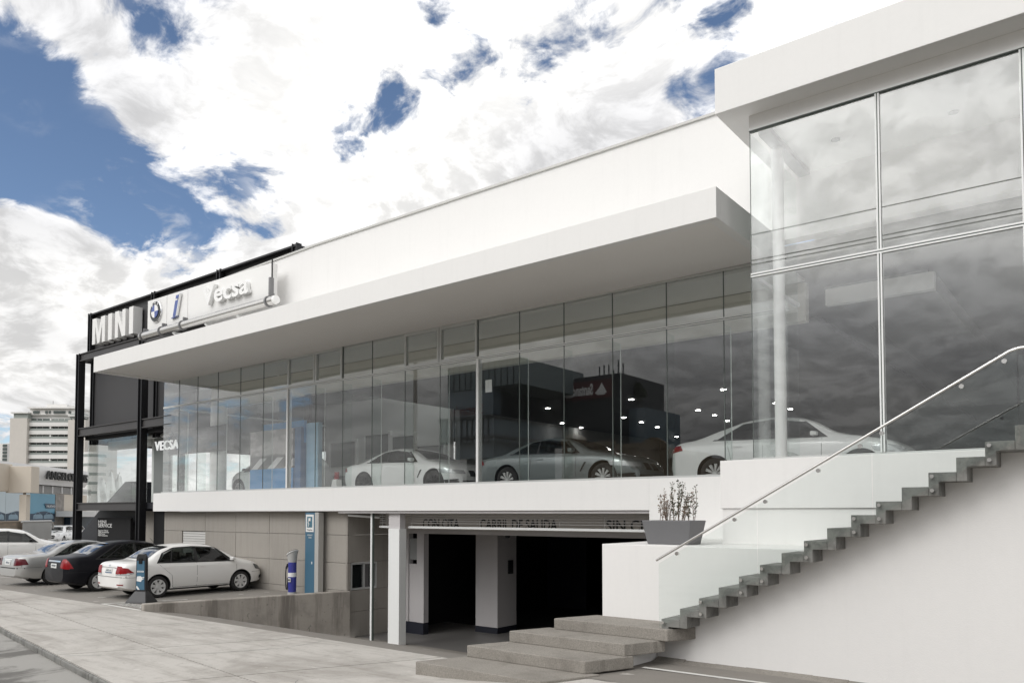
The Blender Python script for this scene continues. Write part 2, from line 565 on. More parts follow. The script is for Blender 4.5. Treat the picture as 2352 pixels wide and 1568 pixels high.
def text_mesh(body, bold=0.0, depth=.1):
    key = (body, bold, depth)
    if key not in TXT:
        cu = bpy.data.curves.new('lettering', 'FONT')
        cu.body = body
        cu.size = 1.0
        cu.offset = bold
        cu.extrude = depth / 2
        cu.resolution_u = 3
        ob = bpy.data.objects.new('lettering', cu)
        COL.objects.link(ob)
        dg = bpy.context.evaluated_depsgraph_get()
        me = bpy.data.meshes.new_from_object(ob.evaluated_get(dg))
        bpy.data.objects.remove(ob)
        xs = [v.co.x for v in me.vertices]
        ys = [v.co.y for v in me.vertices]
        TXT[key] = ([v.co.copy() for v in me.vertices], [tuple(p.vertices) for p in me.polygons], min(xs), max(xs), min(ys), max(ys))
        bpy.data.meshes.remove(me)
    return TXT[key]


def text(name, body, o, xd, up, wd, ht, mat, parent, depth=.02, bold=0.0, slant=0.0):
    """lettering whose box starts at o (lower left), runs wd along xd, ht along up, thickness depth"""
    vs, fs, x0, x1, y0, y1 = text_mesh(body, bold, 1.0)
    o, xd, up = Vector(o), Vector(xd).normalized(), Vector(up).normalized()
    nd = xd.cross(up)
    b = MB()
    b.add([o + xd * ((v.x - x0) / (x1 - x0) * wd + slant * (v.y - y0) / (y1 - y0)) + up * ((v.y - y0) / (y1 - y0) * ht) + nd * (v.z * depth) for v in vs], fs)
    return b.build(name, mat, parent)

# ================================================================== THE SETTING
GP = [(-32, 4), (9.3, 34)]
g = MB()
BIG = 2500
for x0, x1, y0, y1 in ((-BIG, -30, -BIG, BIG), (4, BIG, -BIG, BIG), (-30, 4, -BIG, 9.0), (-30, 4, 36, BIG)):
    g.quad((x0, y0, -.32), (x1, y0, -.32), (x1, y1, -.32), (x0, y1, -.32))
g.build('ground', 'earth', kind='structure')


def curb_y(x): return 5.31 - .155 * (x + 12.05)


def mid_y(x): return 7.2 - .137 * (x + 14.94)


def zg(x, y=8):
    """the apron rises gently to the right of the steps"""
    t = max(0.0, min(1.0, (x + 8.2) / 3.0))
    return .17 * t * t * (3 - 2 * t)


# street behind the kerb
st = MB()
st.quad((-160, curb_y(-160) - 14, -.10), (60, curb_y(60) - 14, -.10), (60, curb_y(60) + .05, -.10), (-160, curb_y(-160) + .05, -.10))
st.build('street', 'street', kind='structure')
kb = MB()
xs = [-60 + i * 1.5 for i in range(45)]
for a, b in zip(xs[:-1], xs[1:]):
    for (u0, u1, zt) in ((0.0, .055, 0.0),):
        kb.prism([(a, curb_y(a) + u0), (b - .012, curb_y(b) + u0), (b - .012, curb_y(b) + u1), (a, curb_y(a) + u1)], 'z', -.2, zt - .006 + rnd.uniform(-.004, .004))
kb.build('kerb', 'concrete_stair', kind='structure', bevel=.02)
# loose gravel where the kerb has broken away
gv = MB()
for i in range(420):
    x = rnd.uniform(-11.6, -9.6)
    y = curb_y(x) + rnd.gauss(-.02, .09)
    r_ = rnd.uniform(.012, .035)
    c = Vector((x, y, -.095 + r_ * .4 + max(0, (y - curb_y(x))) * .3))
    gv.add([c + Vector(p) * r_ * rnd.uniform(.7, 1.2) for p in ((1, 0, 0), (-1, 0, 0), (0, 1, 0), (0, -1, 0), (0, 0, .8), (0, 0, -.8))],
           [(0, 2, 4), (2, 1, 4), (1, 3, 4), (3, 0, 4), (2, 0, 5), (1, 2, 5), (3, 1, 5), (0, 3, 5)])
gv.build('gravel', 'gravel', label='loose gravel where the kerb edge has broken away', kind='stuff')

# apron: a base sheet with the cast slabs on it
ap = MB()
nx = 60
X0, X1 = -90.0, 6.0
for i in range(nx):
    a = X0 + (X1 - X0) * i / nx
    b = X0 + (X1 - X0) * (i + 1) / nx
    ap.quad((a, curb_y(a) + .05, zg(a) - .03), (b, curb_y(b) + .05, zg(b) - .03), (b, 9.46, zg(b) - .03), (a, 9.46, zg(a) - .03))
apron = ap.build('sidewalk', 'joint', kind='structure')


def clipline(y, k): return -14.0 + (y - 5.63) * .47 + 3.42 * k


def slab(fy0, fy1, k, mat):
    """one slab between two long joints and two skew cross joints"""
    g_ = .016
    vs, N, Mn = [], 6, 3
    for j in range(Mn + 1):
        for i in range(N + 1):
            x = -14 + 3.42 * (k + i / N)
            for _ in range(6):
                y = fy0(x) + g_ + (fy1(x) - fy0(x) - 2 * g_) * j / Mn
                xl, xr = clipline(y, k) + g_, clipline(y, k + 1) - g_
                x = xl + (xr - xl) * i / N
            vs.append((x, y, zg(x)))
    fs = [(j * (N + 1) + i, j * (N + 1) + i + 1, (j + 1) * (N + 1) + i + 1, (j + 1) * (N + 1) + i) for j in range(Mn) for i in range(N)]
    n0 = len(vs)
    vs2 = vs + [(x, y, z - .035) for x, y, z in vs]
    rim = [i for i in range(N + 1)] + [j * (N + 1) + N for j in range(1, Mn + 1)] + [Mn * (N + 1) + i for i in range(N - 1, -1, -1)] + [j * (N + 1) for j in range(Mn - 1, 0, -1)]
    for a, b in zip(rim, rim[1:] + rim[:1]): fs.append((a, a + n0, b + n0, b))
    return MB().add(vs2, fs).build('slab', mat, apron)


def ky(x): return curb_y(x) + .05


def crest(x): return 9.45


for k in range(-16, 5):
    slab(ky, mid_y, k, 'paving' if rnd.random() < .6 else 'paving_b')
    slab(mid_y, crest, k, 'paving' if rnd.random() < .6 else 'paving_b')

def crack(pts, wd):
    """a thin dark line following the apron"""
    b = MB()
    out = []
    for (x0, y0), (x1, y1) in zip(pts[:-1], pts[1:]):
        for k in range(9): out.append((x0 + (x1 - x0) * k / 9 + rnd.uniform(-.012, .012), y0 + (y1 - y0) * k / 9 + rnd.uniform(-.012, .012)))
    for (x0, y0), (x1, y1) in zip(out[:-1], out[1:]):
        w0 = wd * rnd.uniform(.5, 1.2)
        d = Vector((x1 - x0, y1 - y0, 0)).normalized()
        n_ = Vector((-d.y, d.x, 0)) * w0 / 2
        a, c = Vector((x0, y0, zg(x0) + .003)), Vector((x1, y1, zg(x1) + .003))
        b.quad(a - n_, c - n_, c + n_, a + n_)
    b.build('crack', 'joint', apron)


crack([(-13.75, 5.7), (-12.5, 6.95), (-12.1, 7.3), (-11.55, 8.4), (-11.6, 9.3)], .012)
crack([(-9.2, 6.9), (-8.6, 6.3), (-7.9, 5.2)], .012)
crack([(-22, 7.0), (-20.8, 7.9), (-20.3, 9.3)], .010)

# parking lot and its painted lines
lot = MB().quad((-18.66, 9.46, -.012), (-17.2, 14.55, -.012), (-17.25, 14.7, -.012), (-27.3, 14.7, -.012), (-27.3, 60, -.012), (-120, 60, -.012), (-120, 9.46, -.012))
parking = lot.build('parking_lot', 'lot', kind='structure')
ln = MB()
for x0, y0, x1, y1, wd in ((-20.95, 9.56, -18.7, 9.50, .10), (-20.95, 9.56, -20.2, 11.5, .09), (-18.95, 9.7, -17.5, 14.0, .09), (-22.6, 10.2, -21.1, 14.2, .09),
                           (-25.7, 10.2, -24.2, 14.2, .09), (-29.2, 10.2, -27.6, 14.2, .09), (-32.6, 10.4, -31, 14.2, .09), (-40, 16.2, -31, 11.4, .12)):
    d = Vector((x1 - x0, y1 - y0, 0)).normalized()
    n_ = Vector((-d.y, d.x, 0)) * wd / 2
    a, b = Vector((x0, y0, -.008)), Vector((x1, y1, -.008))
    ln.quad(a - n_, b - n_, b + n_, a + n_)
ln.build('painted_line', 'paint_line', parking)
text('painted_lettering', 'RESERVADO', (-20.6, 9.72, -.008), (1, -.02, 0), (.3, 1, 0), 1.75, .34, 'paint_line', parking, depth=.001)

# driveway ramp down to the workshop
rp = MB()
N = 8
for i in range(N):
    def rw(t):
        y = 9.44 + (14.9 - 9.44) * t
        z = -1.15 * (t * t * (3 - 2 * t)) * .55 - 1.15 * t * .45
        xl = -18.62 + (y - 9.44) * .36
        return y, z - .002, xl - .2, -5.6 if y > 10.9 else -6.4
    t0, t1 = i / N, (i + 1) / N
    y0, z0, l0, r0 = rw(t0)
    y1, z1, l1, r1 = rw(t1)
    rp.quad((l0, y0, z0), (-5.4, y0, z0), (-5.4, y1, z1), (l1, y1, z1))
rp.build('driveway_ramp', 'dark_paving', kind='structure')
solid('workshop_floor', 'garage_floor', None, -17.3, -5.2, 14.85, 34, -1.3, -1.153, kind='structure')

# darker strip of pavement in front of the white wall
ds = MB()
for i in range(14):
    a, b = -6.6 + i * .9, -6.6 + (i + 1) * .9
    ds.quad((a, 8.75 - .02 * a, zg(a) + .005), (b, 8.75 - .02 * b, zg(b) + .005), (b, 10.9, zg(b) + .005), (a, 10.9, zg(a) + .005))
strip = ds.build('pavement_strip', 'dark_paving', kind='structure')
pl = MB()
pl.quad((-5.36, 9.84, .182), (3, 10.03, .182), (3, 10.12, .182), (-5.36, 9.93, .182))
pl.build('painted_line', 'paint_line', strip)
# thin broken concrete fillet along the foot of the white wall
ff = MB()
for i in range(20):
    a = -5.5 + i * .45
    ff.prism([(10.44 + rnd.uniform(-.03, .02), .165), (10.62, .165), (10.62, .20 + rnd.uniform(0, .02))], 'x', a, a + .45)
ff.build('fillet', 'concrete_step', strip)

# ================================================================== WHITE SHOWROOM
SH = thing('showroom_building', 'long white car showroom with a glass front, deep canopy and overhanging flat roof', 'building', (-14, 14.3, 0))
YG = 14.4
ZS, ZT, ZC, ZF = 3.06, 6.11, 7.06, 2.84
part = lambda name, mat, *a, **k: solid(name, mat, SH, *a, **k)
# floor slab with its white fascia; right of the garage it runs down to the ledge
MB().box(-27.45, -7.56, 14.25, 14.5, 2.40, ZS - .012).build('slab_fascia', 'plaster', SH, bevel=.008)
part('floor_slab', 'garage_wall', -27.4, 6, 14.502, 39, 2.40, ZF - .004)
MB().prism([(-7.558, 1.6), (-5.0, 1.6), (-5.0, ZS - .012), (-7.558, ZS - .012)], 'y', 14.25, 14.5).build('wall_panel', 'plaster', SH)
part('floor_finish', 'int_floor', -27.2, 6, 14.504, 38.5, ZF - .003, ZF)
# sill rail of the glass
part('sill_rail', 'alu', -27.14, -4.75, 14.37, 14.45, ZS - .008, ZS + .035)
# canopy: fascia, soffit with a drip groove, end
CXL, CXR, CYF = -26.55, -4.98, 11.7
cz = lambda x: (x - CXL) / (CXR - CXL)


def canopy_box(x0, x1, y0, y1, zb, zt, name, mat):
    """box whose z follows the slight rise of the canopy to the right"""
    b = MB()
    d0, d1 = .10 * cz(x0), .10 * cz(x1)
    vs = []
    for z in (zb, zt):
        for y in (y0, y1):
            for x, d in ((x0, d0), (x1, d1)): vs.append((x, y, z + d))
    b.add(vs, [(0, 2, 3, 1), (4, 5, 7, 6), (0, 1, 5, 4), (2, 6, 7, 3), (0, 4, 6, 2), (1, 3, 7, 5)])
    return b.build(name, mat, SH, bevel=.006)


canopy_box(CXL, CXR, CYF, CYF + .17, 6.955, 7.46, 'canopy_fascia', 'plaster')
canopy_box(CXL + .171, CXR - .171, CYF + .172, 14.39, 7.06, 7.455, 'canopy', 'plaster')
canopy_box(CXR - .17, CXR, CYF + .1705, 14.39, 6.955, 7.46, 'canopy_fascia', 'plaster')
canopy_box(CXL, CXL + .17, CYF + .1705, 14.39, 6.955, 7.46, 'canopy_fascia', 'plaster')
canopy_box(CXL + .172, CXR - .172, CYF + .20, 14.39, 7.0, 7.058, 'soffit', 'soffit')
canopy_box(CXL + .172, CXR - .172, CYF + .176, CYF + .198, 7.02, 7.058, 'drip_groove', 'coping')
# parapet wall above the canopy
MB().prism([(-24.3, 7.4), (5, 7.4), (5, 10.16), (-18.5, 10.20), (-24.3, 10.06)], 'y', 14.4, 14.7).build('parapet', 'plaster', SH)
MB().prism([(-24.32, 10.062), (-18.5, 10.202), (5, 10.162), (5, 10.215), (-18.5, 10.255), (-24.32, 10.115)], 'y', 14.36, 14.74).build('coping', 'coping', SH)
part('roof', 'coping', -19.4, 6, 14.75, 39, 7.1, 7.4)
# main glass wall
XJ = [-27.1, -26.05, -24.85, -23.6, -22.3, -21.05, -19.8, -18.48, -17.27, -16.05, -14.78, -13.52, -12.26, -10.99, -9.74, -8.49, -7.22, -6.0, -4.76]
VENT = {6, 7, 10, 11}
for i in range(len(XJ) - 1):
    a, b = XJ[i], XJ[i + 1]
    part('glass_pane', 'glass_main', a + .008, b - .008, YG, YG + .012, ZS + .036, ZT - .03)
    if i in VENT:
        for bx in ((a + .01, b - .01, ZT + .03, ZT + .09), (a + .01, b - .01, ZC - .09, ZC - .01)):
            part('window_frame', 'alu', bx[0], bx[1], YG - .04, YG + .05, bx[2], bx[3])
        for x in (a + .01, b - .07): part('window_frame', 'alu', x, x + .06, YG - .041, YG + .051, ZT + .091, ZC - .091)
        part('glass_pane', 'glass_main', a + .07, b - .07, YG + .01, YG + .02, ZT + .09, ZC - .09)
    else:
        part('glass_pane', 'glass_main', a + .008, b - .008, YG, YG + .012, ZT + .03, ZC - .015)
    if i:
        heavy = i in (6, 12)
        if heavy: part('mullion', 'alu_white', a - .035, a + .035, YG - .03, YG + .12, ZS + .036, ZT - .03)
        else:
            part('joint_seal', 'joint', a - .008, a + .008, YG - .002, YG + .014, ZS + .036, ZT - .03)
        part('joint_seal', 'joint', a - .008, a + .008, YG - .003, YG + .016, ZT + .03, ZC - .015)
        if not heavy: part('glass_fin', 'glass_fin', a - .006, a + .006, YG + .02, YG + .34, ZS + .02, ZT - .1)
        if not heavy and i % 2: part('fin_edge', 'alu_white', a - .008, a + .008, YG + .341, YG + .352, ZS + .02, ZT - .1)
part('transom', 'alu_white', XJ[0], XJ[-1], YG - .02, YG + .07, ZT - .03, ZT - .004)
part('transom', 'joint', XJ[0], XJ[-1], YG - .01, YG + .06, ZT - .004, ZT + .008)
part('transom', 'alu_white', XJ[0], XJ[-1], YG - .02, YG + .07, ZT + .008, ZT + .03)
part('head_rail', 'coping', XJ[0], XJ[-1], YG - .03, YG + .06, ZC - .014, ZC + .02)
# glazed left return
for j in range(4):
    y0 = YG + .02 + j * 2.1
    part('glass_pane', 'glass_main', -27.10, -27.088, y0 + .008, y0 + 2.09, ZS + .036, ZT - .03)
    part('glass_pane', 'glass_main', -27.10, -27.088, y0 + .008, y0 + 2.09, ZT + .03, ZC - .015)
part('transom', 'alu_white', -27.12, -27.06, YG + .08, YG + 8.5, ZT - .03, ZT + .03)
# inside: bulkhead, ceilings, back walls, columns, lights
part('bulkhead', 'int_beige', -26.5, -4.9, 15.9, 16.1, 6.2, 6.98)
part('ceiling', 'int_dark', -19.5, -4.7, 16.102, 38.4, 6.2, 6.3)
part('roof', 'coping', -26.9, -19.402, 14.75, 15.88, 7.1, 7.4)
for k in range(4): part('added_rooflight', 'glass_rail', -26.9 + k * 1.87, -26.9 + k * 1.87 + 1.85, 16.12, 24.5, 7.0, 7.02)  # unseen glazed roof opening, added so daylight brightens the left end
part('ceiling', 'int_white', -26.9, -4.9, 14.5, 15.88, 6.99, 7.05)
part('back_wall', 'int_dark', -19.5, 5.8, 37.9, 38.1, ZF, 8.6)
part('back_wall', 'int_white', -27.0, -19.75, 21.6, 21.8, ZF, 6.98)
part('back_wall', 'int_white', -27.0, -26.9, 21.9, 30, ZF, 6.19)
part('side_wall', 'int_mid', -19.7, -19.45, 21.82, 37.95, ZF, 6.23)
for x, y, r_ in ((-25.75, 15.75, .28), (-4.42, 12.95, .095)):
    MB().lathe([(r_, ZF if r_ > .2 else 3.19), (r_, 6.19 if r_ > .2 else 8.55)], (x, y, 0), n=28).build('column', 'letter_white', SH, smooth=True)
for x0, x1, z0, z1 in ((-26.6, -25.0, 4.3, 5.3), (-24.4, -23.0, 4.55, 5.5), (-22.8, -21.6, 4.4, 5.35), (-26.4, -24.6, ZS + .1, 3.9), (-21.4, -20.0, 3.3, 4.9)):
    part('inner_window', 'int_mid', x0, x1, 21.56, 21.598, z0, z1)
    for fx in (x0 - .1, x1): part('window_post', 'letter_white', fx, fx + .1, 21.5, 21.598, z0 - .1, z1 + .1)
    part('window_rail', 'letter_white', x0, x1, 21.5, 21.598, z1, z1 + .12)
dl = MB().lathe([(.085, 0), (.085, -.012)], n=12)
first = None
for x, y in [(-21.5, 23.5), (-22.0, 25.3), (-22.6, 27.2), (-18.9, 23.4), (-19.4, 25.2), (-19.8, 27.0), (-15.9, 23.4), (-16.2, 25.1), (-16.5, 26.8), (-13.3, 23.3),
             (-13.5, 24.9), (-13.8, 26.7), (-10.5, 23.1), (-10.6, 24.6), (-14.9, 30.6), (-8.0, 23.0), (-8.1, 24.6), (-10.9, 26.4), (-17.0, 20.0), (-14.0, 19.8), (-11, 19.7), (-8.2, 19.6)]:
    if first is None:
        first = dl.build('downlight', 'lamp', SH)
        o = first
    else:
        o = first.copy()
        COL.objects.link(o)
    o.location = Vector((x * 1.185, y * 1.185, 6.197)) - Vector(SH['base'])

# right-hand glass block
XR, YR = -4.56, 12.07
BX = [XR, -2.66, -.89, .9, 2.7]
part('roof_overhang', 'plaster', -4.97, 6.5, 11.66, 14.38, 8.70, 9.44, bevel=.01)
part('header', 'plaster', XR, 6, YR - .03, YR + .16, 8.485, 8.697)
part('head_rail', 'alu_white', XR, 6, YR - .04, YR + .06, 8.452, 8.484)
part('head_rail', 'joint', XR, 6, YR - .035, YR + .05, 8.438, 8.451)
for i in range(len(BX) - 1):
    a, b = BX[i] + (.004 if i == 0 else .03), BX[i + 1] - .03
    part('glass_pane', 'glass_block', a, b, YR, YR + .014, 3.23, 6.085)
    part('glass_pane', 'glass_block', a, b, YR, YR + .014, 6.15, 8.437)
    if i:
        x = BX[i]
        for z0, z1 in ((3.215, 6.084), (6.151, 8.437)):
            part('mullion', 'alu_white', x - .03, x - .008, YR - .03, YR + .09, z0, z1)
            part('mullion', 'joint', x - .008, x + .008, YR - .02, YR + .08, z0, z1)
            part('mullion', 'alu_white', x + .008, x + .03, YR - .03, YR + .09, z0, z1)
part('transom', 'alu_white', XR, 6, YR - .03, YR + .09, 6.086, 6.108)
part('transom', 'joint', XR, 6, YR - .02, YR + .08, 6.108, 6.126)
part('transom', 'alu_white', XR, 6, YR - .03, YR + .09, 6.126, 6.15)
part('sill_rail', 'alu', XR, 6, YR - .02, YR + .06, 3.192, 3.214)
part('corner_seal', 'joint', XR - .004, XR + .004, YR, YR + .016, 3.2, 8.437)
for z0, z1 in ((3.1, 6.085), (6.15, 8.45)):
    part('glass_pane', 'glass_rail', XR - .006, XR + .006, YR + .02, YR + 2.26, z0, z1)
part('edge_beam', 'alu_white', XR - .04, XR + .04, YR + .1, YR + 2.26, 6.09, 6.15)
part('ceiling', 'int_white', XR + .02, 6, YR + .17, 15.2, 8.56, 8.66)
part('ceiling_bracket', 'ceil_grey', -4.5, -4.3, 12.3, 14.3, 8.46, 8.555)
part('bulkhead', 'int_white', XR + .04, 6, 15.25, 15.45, 7.3, 8.64)
part('ceiling', 'ceil_grey', XR + .04, 6, 15.46, 38, 7.28, 7.38)
part('dropped_beam', 'int_white', -4.6, -2.64, 16.2, 16.36, 6.52, 6.85)
part('dropped_beam', 'ceil_grey', -2.76, -2.642, 16.362, 37, 6.52, 6.85)
part('ceiling', 'ceil_grey', -4.68, -2.77, 16.37, 37.8, 6.86, 6.95)
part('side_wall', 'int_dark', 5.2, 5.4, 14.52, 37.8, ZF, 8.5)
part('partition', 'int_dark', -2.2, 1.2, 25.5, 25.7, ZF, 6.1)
for x, y, z in ((-3.6, 13.4, 8.555), (-1.9, 13.6, 8.555), (-1.0, 14.5, 8.555)):
    MB().lathe([(.075, z), (.075, z - .015)], (x, y, 0), n=16).build('downlight', 'ceil_grey', SH)
for x, y in ((-1.6, 17.5), (-.4, 18.2), (-2.0, 20.5), (-.6, 21.5)):
    MB().lathe([(.08, 7.278), (.08, 7.262)], (x, y, 0), n=12).build('downlight', 'lamp', SH)
# white base of the block, ledge block, wall under the stairs
part('base_wall', 'plaster_low', -5.1, 6, 12.03, 14.24, 2.42, 3.19, bevel=.008)
part('base_wall', 'plaster_low', -5.075, 6, 12.06, 14.24, 1.852, 2.418)
part('ledge_block', 'plaster_low', -6.62, -3.4, 10.87, 14.24, -.1, 1.85, bevel=.008)

# concrete cladding below the slab, panel by panel
XP = [-27.2, -24.5, -22.7, -20.87, -19.02, -17.22]
ZP = [-.05, .16, .93, 1.72, 2.395]
part('wall_core', 'concrete_wall', -27.25, -17.3, 14.62, 14.9, -.1, 2.39)
for i in range(len(XP) - 1):
    for j in range(len(ZP) - 1):
        if i == 0 and j == 2:
            part('wall_panel', 'concrete_wall', XP[0] + .006, -26.0, 14.55, 14.615, ZP[j] + .005, ZP[j + 1] - .005, bevel=.006)
            continue
        part('wall_panel', 'concrete_wall', XP[i] + .006, XP[i + 1] - .006, 14.55 + rnd.uniform(-.004, .004), 14.615, ZP[j] + .005, ZP[j + 1] - .005, bevel=.006)
for k in range(9):
    part('shutter_slat', 'shutter', -25.98, -24.53, 14.585, 14.612, .95 + k * .085, .95 + k * .085 + .072, bevel=.008)
# pillars left of the cladding, behind the black frame
for x0, x1, m_ in ((-29.8, -28.5, 'concrete_wall'), (-28.3, -27.5, 'concrete_wall')):
    part('wall_panel', m_, x0, x1, 15.1, 15.3, -.05, 2.42)
# side wall of the driveway with a sliding window
ZW = [-1.25, -.45, .16, .94, 1.72, 2.395]
for j in range(5):
    if j == 2:
        part('side_panel', 'concrete_wall', -17.3, -17.2, 14.56, 14.68, ZW[j] + .004, ZW[j + 1] - .004)
        part('side_panel', 'concrete_wall', -17.3, -17.2, 15.66, 16.5, ZW[j] + .004, ZW[j + 1] - .004)
    else:
        part('side_panel', 'concrete_wall', -17.3, -17.2, 14.56, 16.5, ZW[j] + .004, ZW[j + 1] - .004, bevel=.005)
for y0, y1, z0, z1 in ((14.69, 15.65, .17, .22), (14.69, 15.65, .88, .93), (14.69, 14.73, .221, .879), (15.15, 15.20, .221, .879), (15.61, 15.65, .221, .879)):
    part('window_frame', 'alu', -17.26, -17.19, y0, y1, z0, z1)
part('window_pane', 'car_glass_dark', -17.25, -17.24, 14.73, 15.61, .22, .88)
MB().tube([(-17.19, 15.55, -.42), (-17.14, 15.55, -.42), (-17.14, 15.55, -.14), (-17.19, 15.55, -.14)], .012).build('door_handle', 'steel', SH, smooth=True)

# workshop entrance
MB().box(-15.33, -14.92, 14.36, 14.62, -1.16, 1.93).build('pillar', 'alu_white', SH, bevel=.006)
part('pillar_cap', 'garage_wall', -15.36, -14.94, 14.40, 14.6, 1.932, 2.395)
part('guide_post', 'alu_white', -16.10, -16.04, 14.42, 14.5, -1.16, 2.36)
part('guide_post', 'joint', -16.038, -16.02, 14.43, 14.49, -1.16, 2.36)
part('garage_ceiling', 'garage_wall', -17.3, -5.2, 14.3, 16, 2.34, 2.395)
MB().tube([(-17.05, 14.45, 2.28), (-16.1, 14.75, 2.22)], .03).build('ceiling_pipe', 'alu_white', SH)
hd = part('header', 'header', -17.2, -7.3, 16.0, 16.3, 1.885, 2.34)
part('lintel', 'garage_wall', -17.2, -7.3, 16.302, 17.6, 1.75, 1.884)
for s_, x0, x1 in (('CON CITA', -15.66, -14.28), ('CARRIL DE SALIDA', -13.53, -11.03), ('SIN CITA', -9.62, -8.16)):
    text('lettering', s_, (x0, 15.992, 1.91), (1, 0, 0), (0, 0, 1), x1 - x0, .27, 'letter_black', SH, .006, .012)
# rolling grille pulled up behind the slab edge
for x0, x1 in ((-16.02, -15.40), (-14.90, -7.6)):
    for k in range(5):
        part('grille_bar', 'grille', x0, x1, 14.68, 14.70, 2.07 + k * .06, 2.088 + k * .06)
    part('bottom_bar', 'alu_white', x0, x1, 14.66, 14.72, 1.945, 2.0)
    for k in range(2 if x1 - x0 < 1 else 7):
        xx = x0 + .1 + k * (x1 - x0 - .2) / (1 if x1 - x0 < 1 else 6)
        part('grille_link', 'grille', xx, xx + .012, 14.685, 14.695, 2.0, 2.33)
# inner walls of the workshop mouth
part('inner_wall', 'garage_wall', -17.19, -16.55, 16.302, 16.5, -.82, 1.75)
part('inner_wall', 'garage_wall', -16.2, -15.92, 16.302, 16.5, -.82, 1.75)
part('inner_panel', 'int_mid', -16.54, -16.21, 16.36, 16.42, .98, 1.60)
part('inner_panel', 'garage_wall', -16.54, -16.21, 16.34, 16.42, -.82, .86)
part('skirting', 'dark_blue', -17.19, -15.92, 16.29, 16.5, -1.155, -.822)
part('pier', 'garage_wall', -15.16, -14.33, 17.72, 18.62, -.98, 1.75)
part('skirting', 'dark_blue', -15.17, -14.32, 17.71, 18.63, -1.155, -.982)
part('intercom', 'plastic_black', -14.328, -14.29, 18.2, 18.42, .55, .95)
MB().lathe([(.0, 1.60), (.06, 1.62), (.08, 1.68), (.08, 1.75)], (-14.1, 17.9, 0), n=14).build('dome_camera', 'plastic_black', SH, smooth=True)
part('garage_wall', 'void', -17.3, -17.2, 16.6, 33, -1.2, 2.3)  # black garage walls, ceiling and floor sheet: the interior's darkness put into the colour
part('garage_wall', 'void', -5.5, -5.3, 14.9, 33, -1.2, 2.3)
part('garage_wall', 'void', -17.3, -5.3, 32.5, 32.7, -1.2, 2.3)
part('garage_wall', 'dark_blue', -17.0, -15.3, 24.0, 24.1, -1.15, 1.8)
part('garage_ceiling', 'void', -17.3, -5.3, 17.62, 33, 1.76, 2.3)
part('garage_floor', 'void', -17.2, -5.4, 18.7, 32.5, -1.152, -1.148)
MB().tube([(-13.0, 21.5, -1.14), (-13.0, 21.5, .3)], .02, 6).build('floor_post', 'grille', SH)

# ================================================================== OUTSIDE STAIRS, STEPS, RAILING
SX0, SZ0, TR, RS, YF = -5.23, .835, .2885, .1653, 10.2
NS = 17
stair = thing('staircase', 'folded grey concrete staircase climbing along the white wall to the showroom', 'staircase', (SX0, YF, .17))


def folded(n0, n1):
    """folded plate: outline of treads and risers, thickness .1"""
    tk, top, bot = .105, [], []
    for i in range(n0, n1):
        x, z = SX0 + i * TR, SZ0 + i * RS
        top += [(x, z), (x + TR, z)]
        bot += [(x + tk, z - tk), (x + TR + tk, z - tk)]
    return top, bot


for i in range(NS):
    x, z = SX0 + i * TR, SZ0 + i * RS
    tk = .108
    poly = [(x, z), (x + TR, z), (x + TR, z - tk * .0 - .0), (x + TR + tk, z), (x + TR + tk, z - tk), (x + tk, z - tk), (x + tk, z - RS - tk * .0), (x, z - RS)]
    poly = [(x, z), (x + TR - .0015, z), (x + TR - .0015, z - tk), (x + tk, z - tk), (x + tk, z - RS - tk), (x, z - RS - tk) if i == 0 else (x, z - RS - tk)]
    MB().prism(poly, 'y', YF, 12.02).build('step', 'concrete_stair', stair, bevel=.006)
XE = SX0 + NS * TR
MB().prism([(XE, SZ0 + NS * RS), (6, SZ0 + NS * RS), (6, SZ0 + NS * RS - .15), (XE + .108, SZ0 + NS * RS - .15), (XE + .108, SZ0 + (NS - 1) * RS - .108), (XE, SZ0 + (NS - 1) * RS - .108)], 'y', YF, 12.0).build('landing', 'concrete_stair', stair)
# white wall below the flight
wp = [(-5.52, .05), (6, .05), (6, SZ0 + NS * RS - .16), (XE + .03, SZ0 + NS * RS - .16)]
for i in range(NS - 1, -1, -1):
    x, z = SX0 + i * TR, SZ0 + i * RS
    wp += [(x + TR + .04, z - .05), (x + .04, z - .05)]
wp += [(SX0 + .04, SZ0 - RS - .05), (-5.52, SZ0 - RS - .05)]
WW = thing('white_wall', 'broad white plastered wall under the staircase at the right edge', 'wall', (0, 10.66, .15))
MB().prism(wp, 'y', 10.62, 10.85).build('wall_face', 'wall_paint', WW)

# four broad cast steps, skewed in plan
low = thing('entrance_steps', 'four broad cantilevered exposed-aggregate concrete steps below the staircase', 'steps', (-6.9, 9, 0))
SK = .42
ST = [(-8.16, -5.92, 8.20, .19), (-7.83, -5.72, 8.94, .36), (-7.51, -5.48, 9.58, .53), (-7.06, -5.10, 10.14, .70)]
for i, (xl, xr, y, z) in enumerate(ST):
    yb = ST[i + 1][2] + .12 if i < 3 else 10.90
    poly = [(xl, y), (xr, y), (xr + (yb - y) * SK, yb), (xl + (yb - y) * SK, yb)]
    poly2 = []
    for (x0, y0), (x1, y1) in zip(poly, poly[1:] + poly[:1]):
        n_ = 10
        for k in range(n_):
            t = k / n_
            poly2.append((x0 + (x1 - x0) * t + rnd.uniform(-.006, .006), y0 + (y1 - y0) * t + rnd.uniform(-.006, .006)))
    MB().prism(poly2, 'z', z - (.205 if i == 0 else .172), z).build('step', 'concrete_step', low, bevel=.014)
MB().prism([(-7.3, 9.3), (-5.75, 9.3), (-5.55, 9.9), (-7.1, 9.9)], 'z', -.3, .185).build('step_base', 'plaster_low', low)
MB().prism([(-7.1, 9.9), (-5.56, 9.9), (-5.53, 10.4), (-6.9, 10.4)], 'z', -.3, .355).build('step_base', 'plaster_low', low)
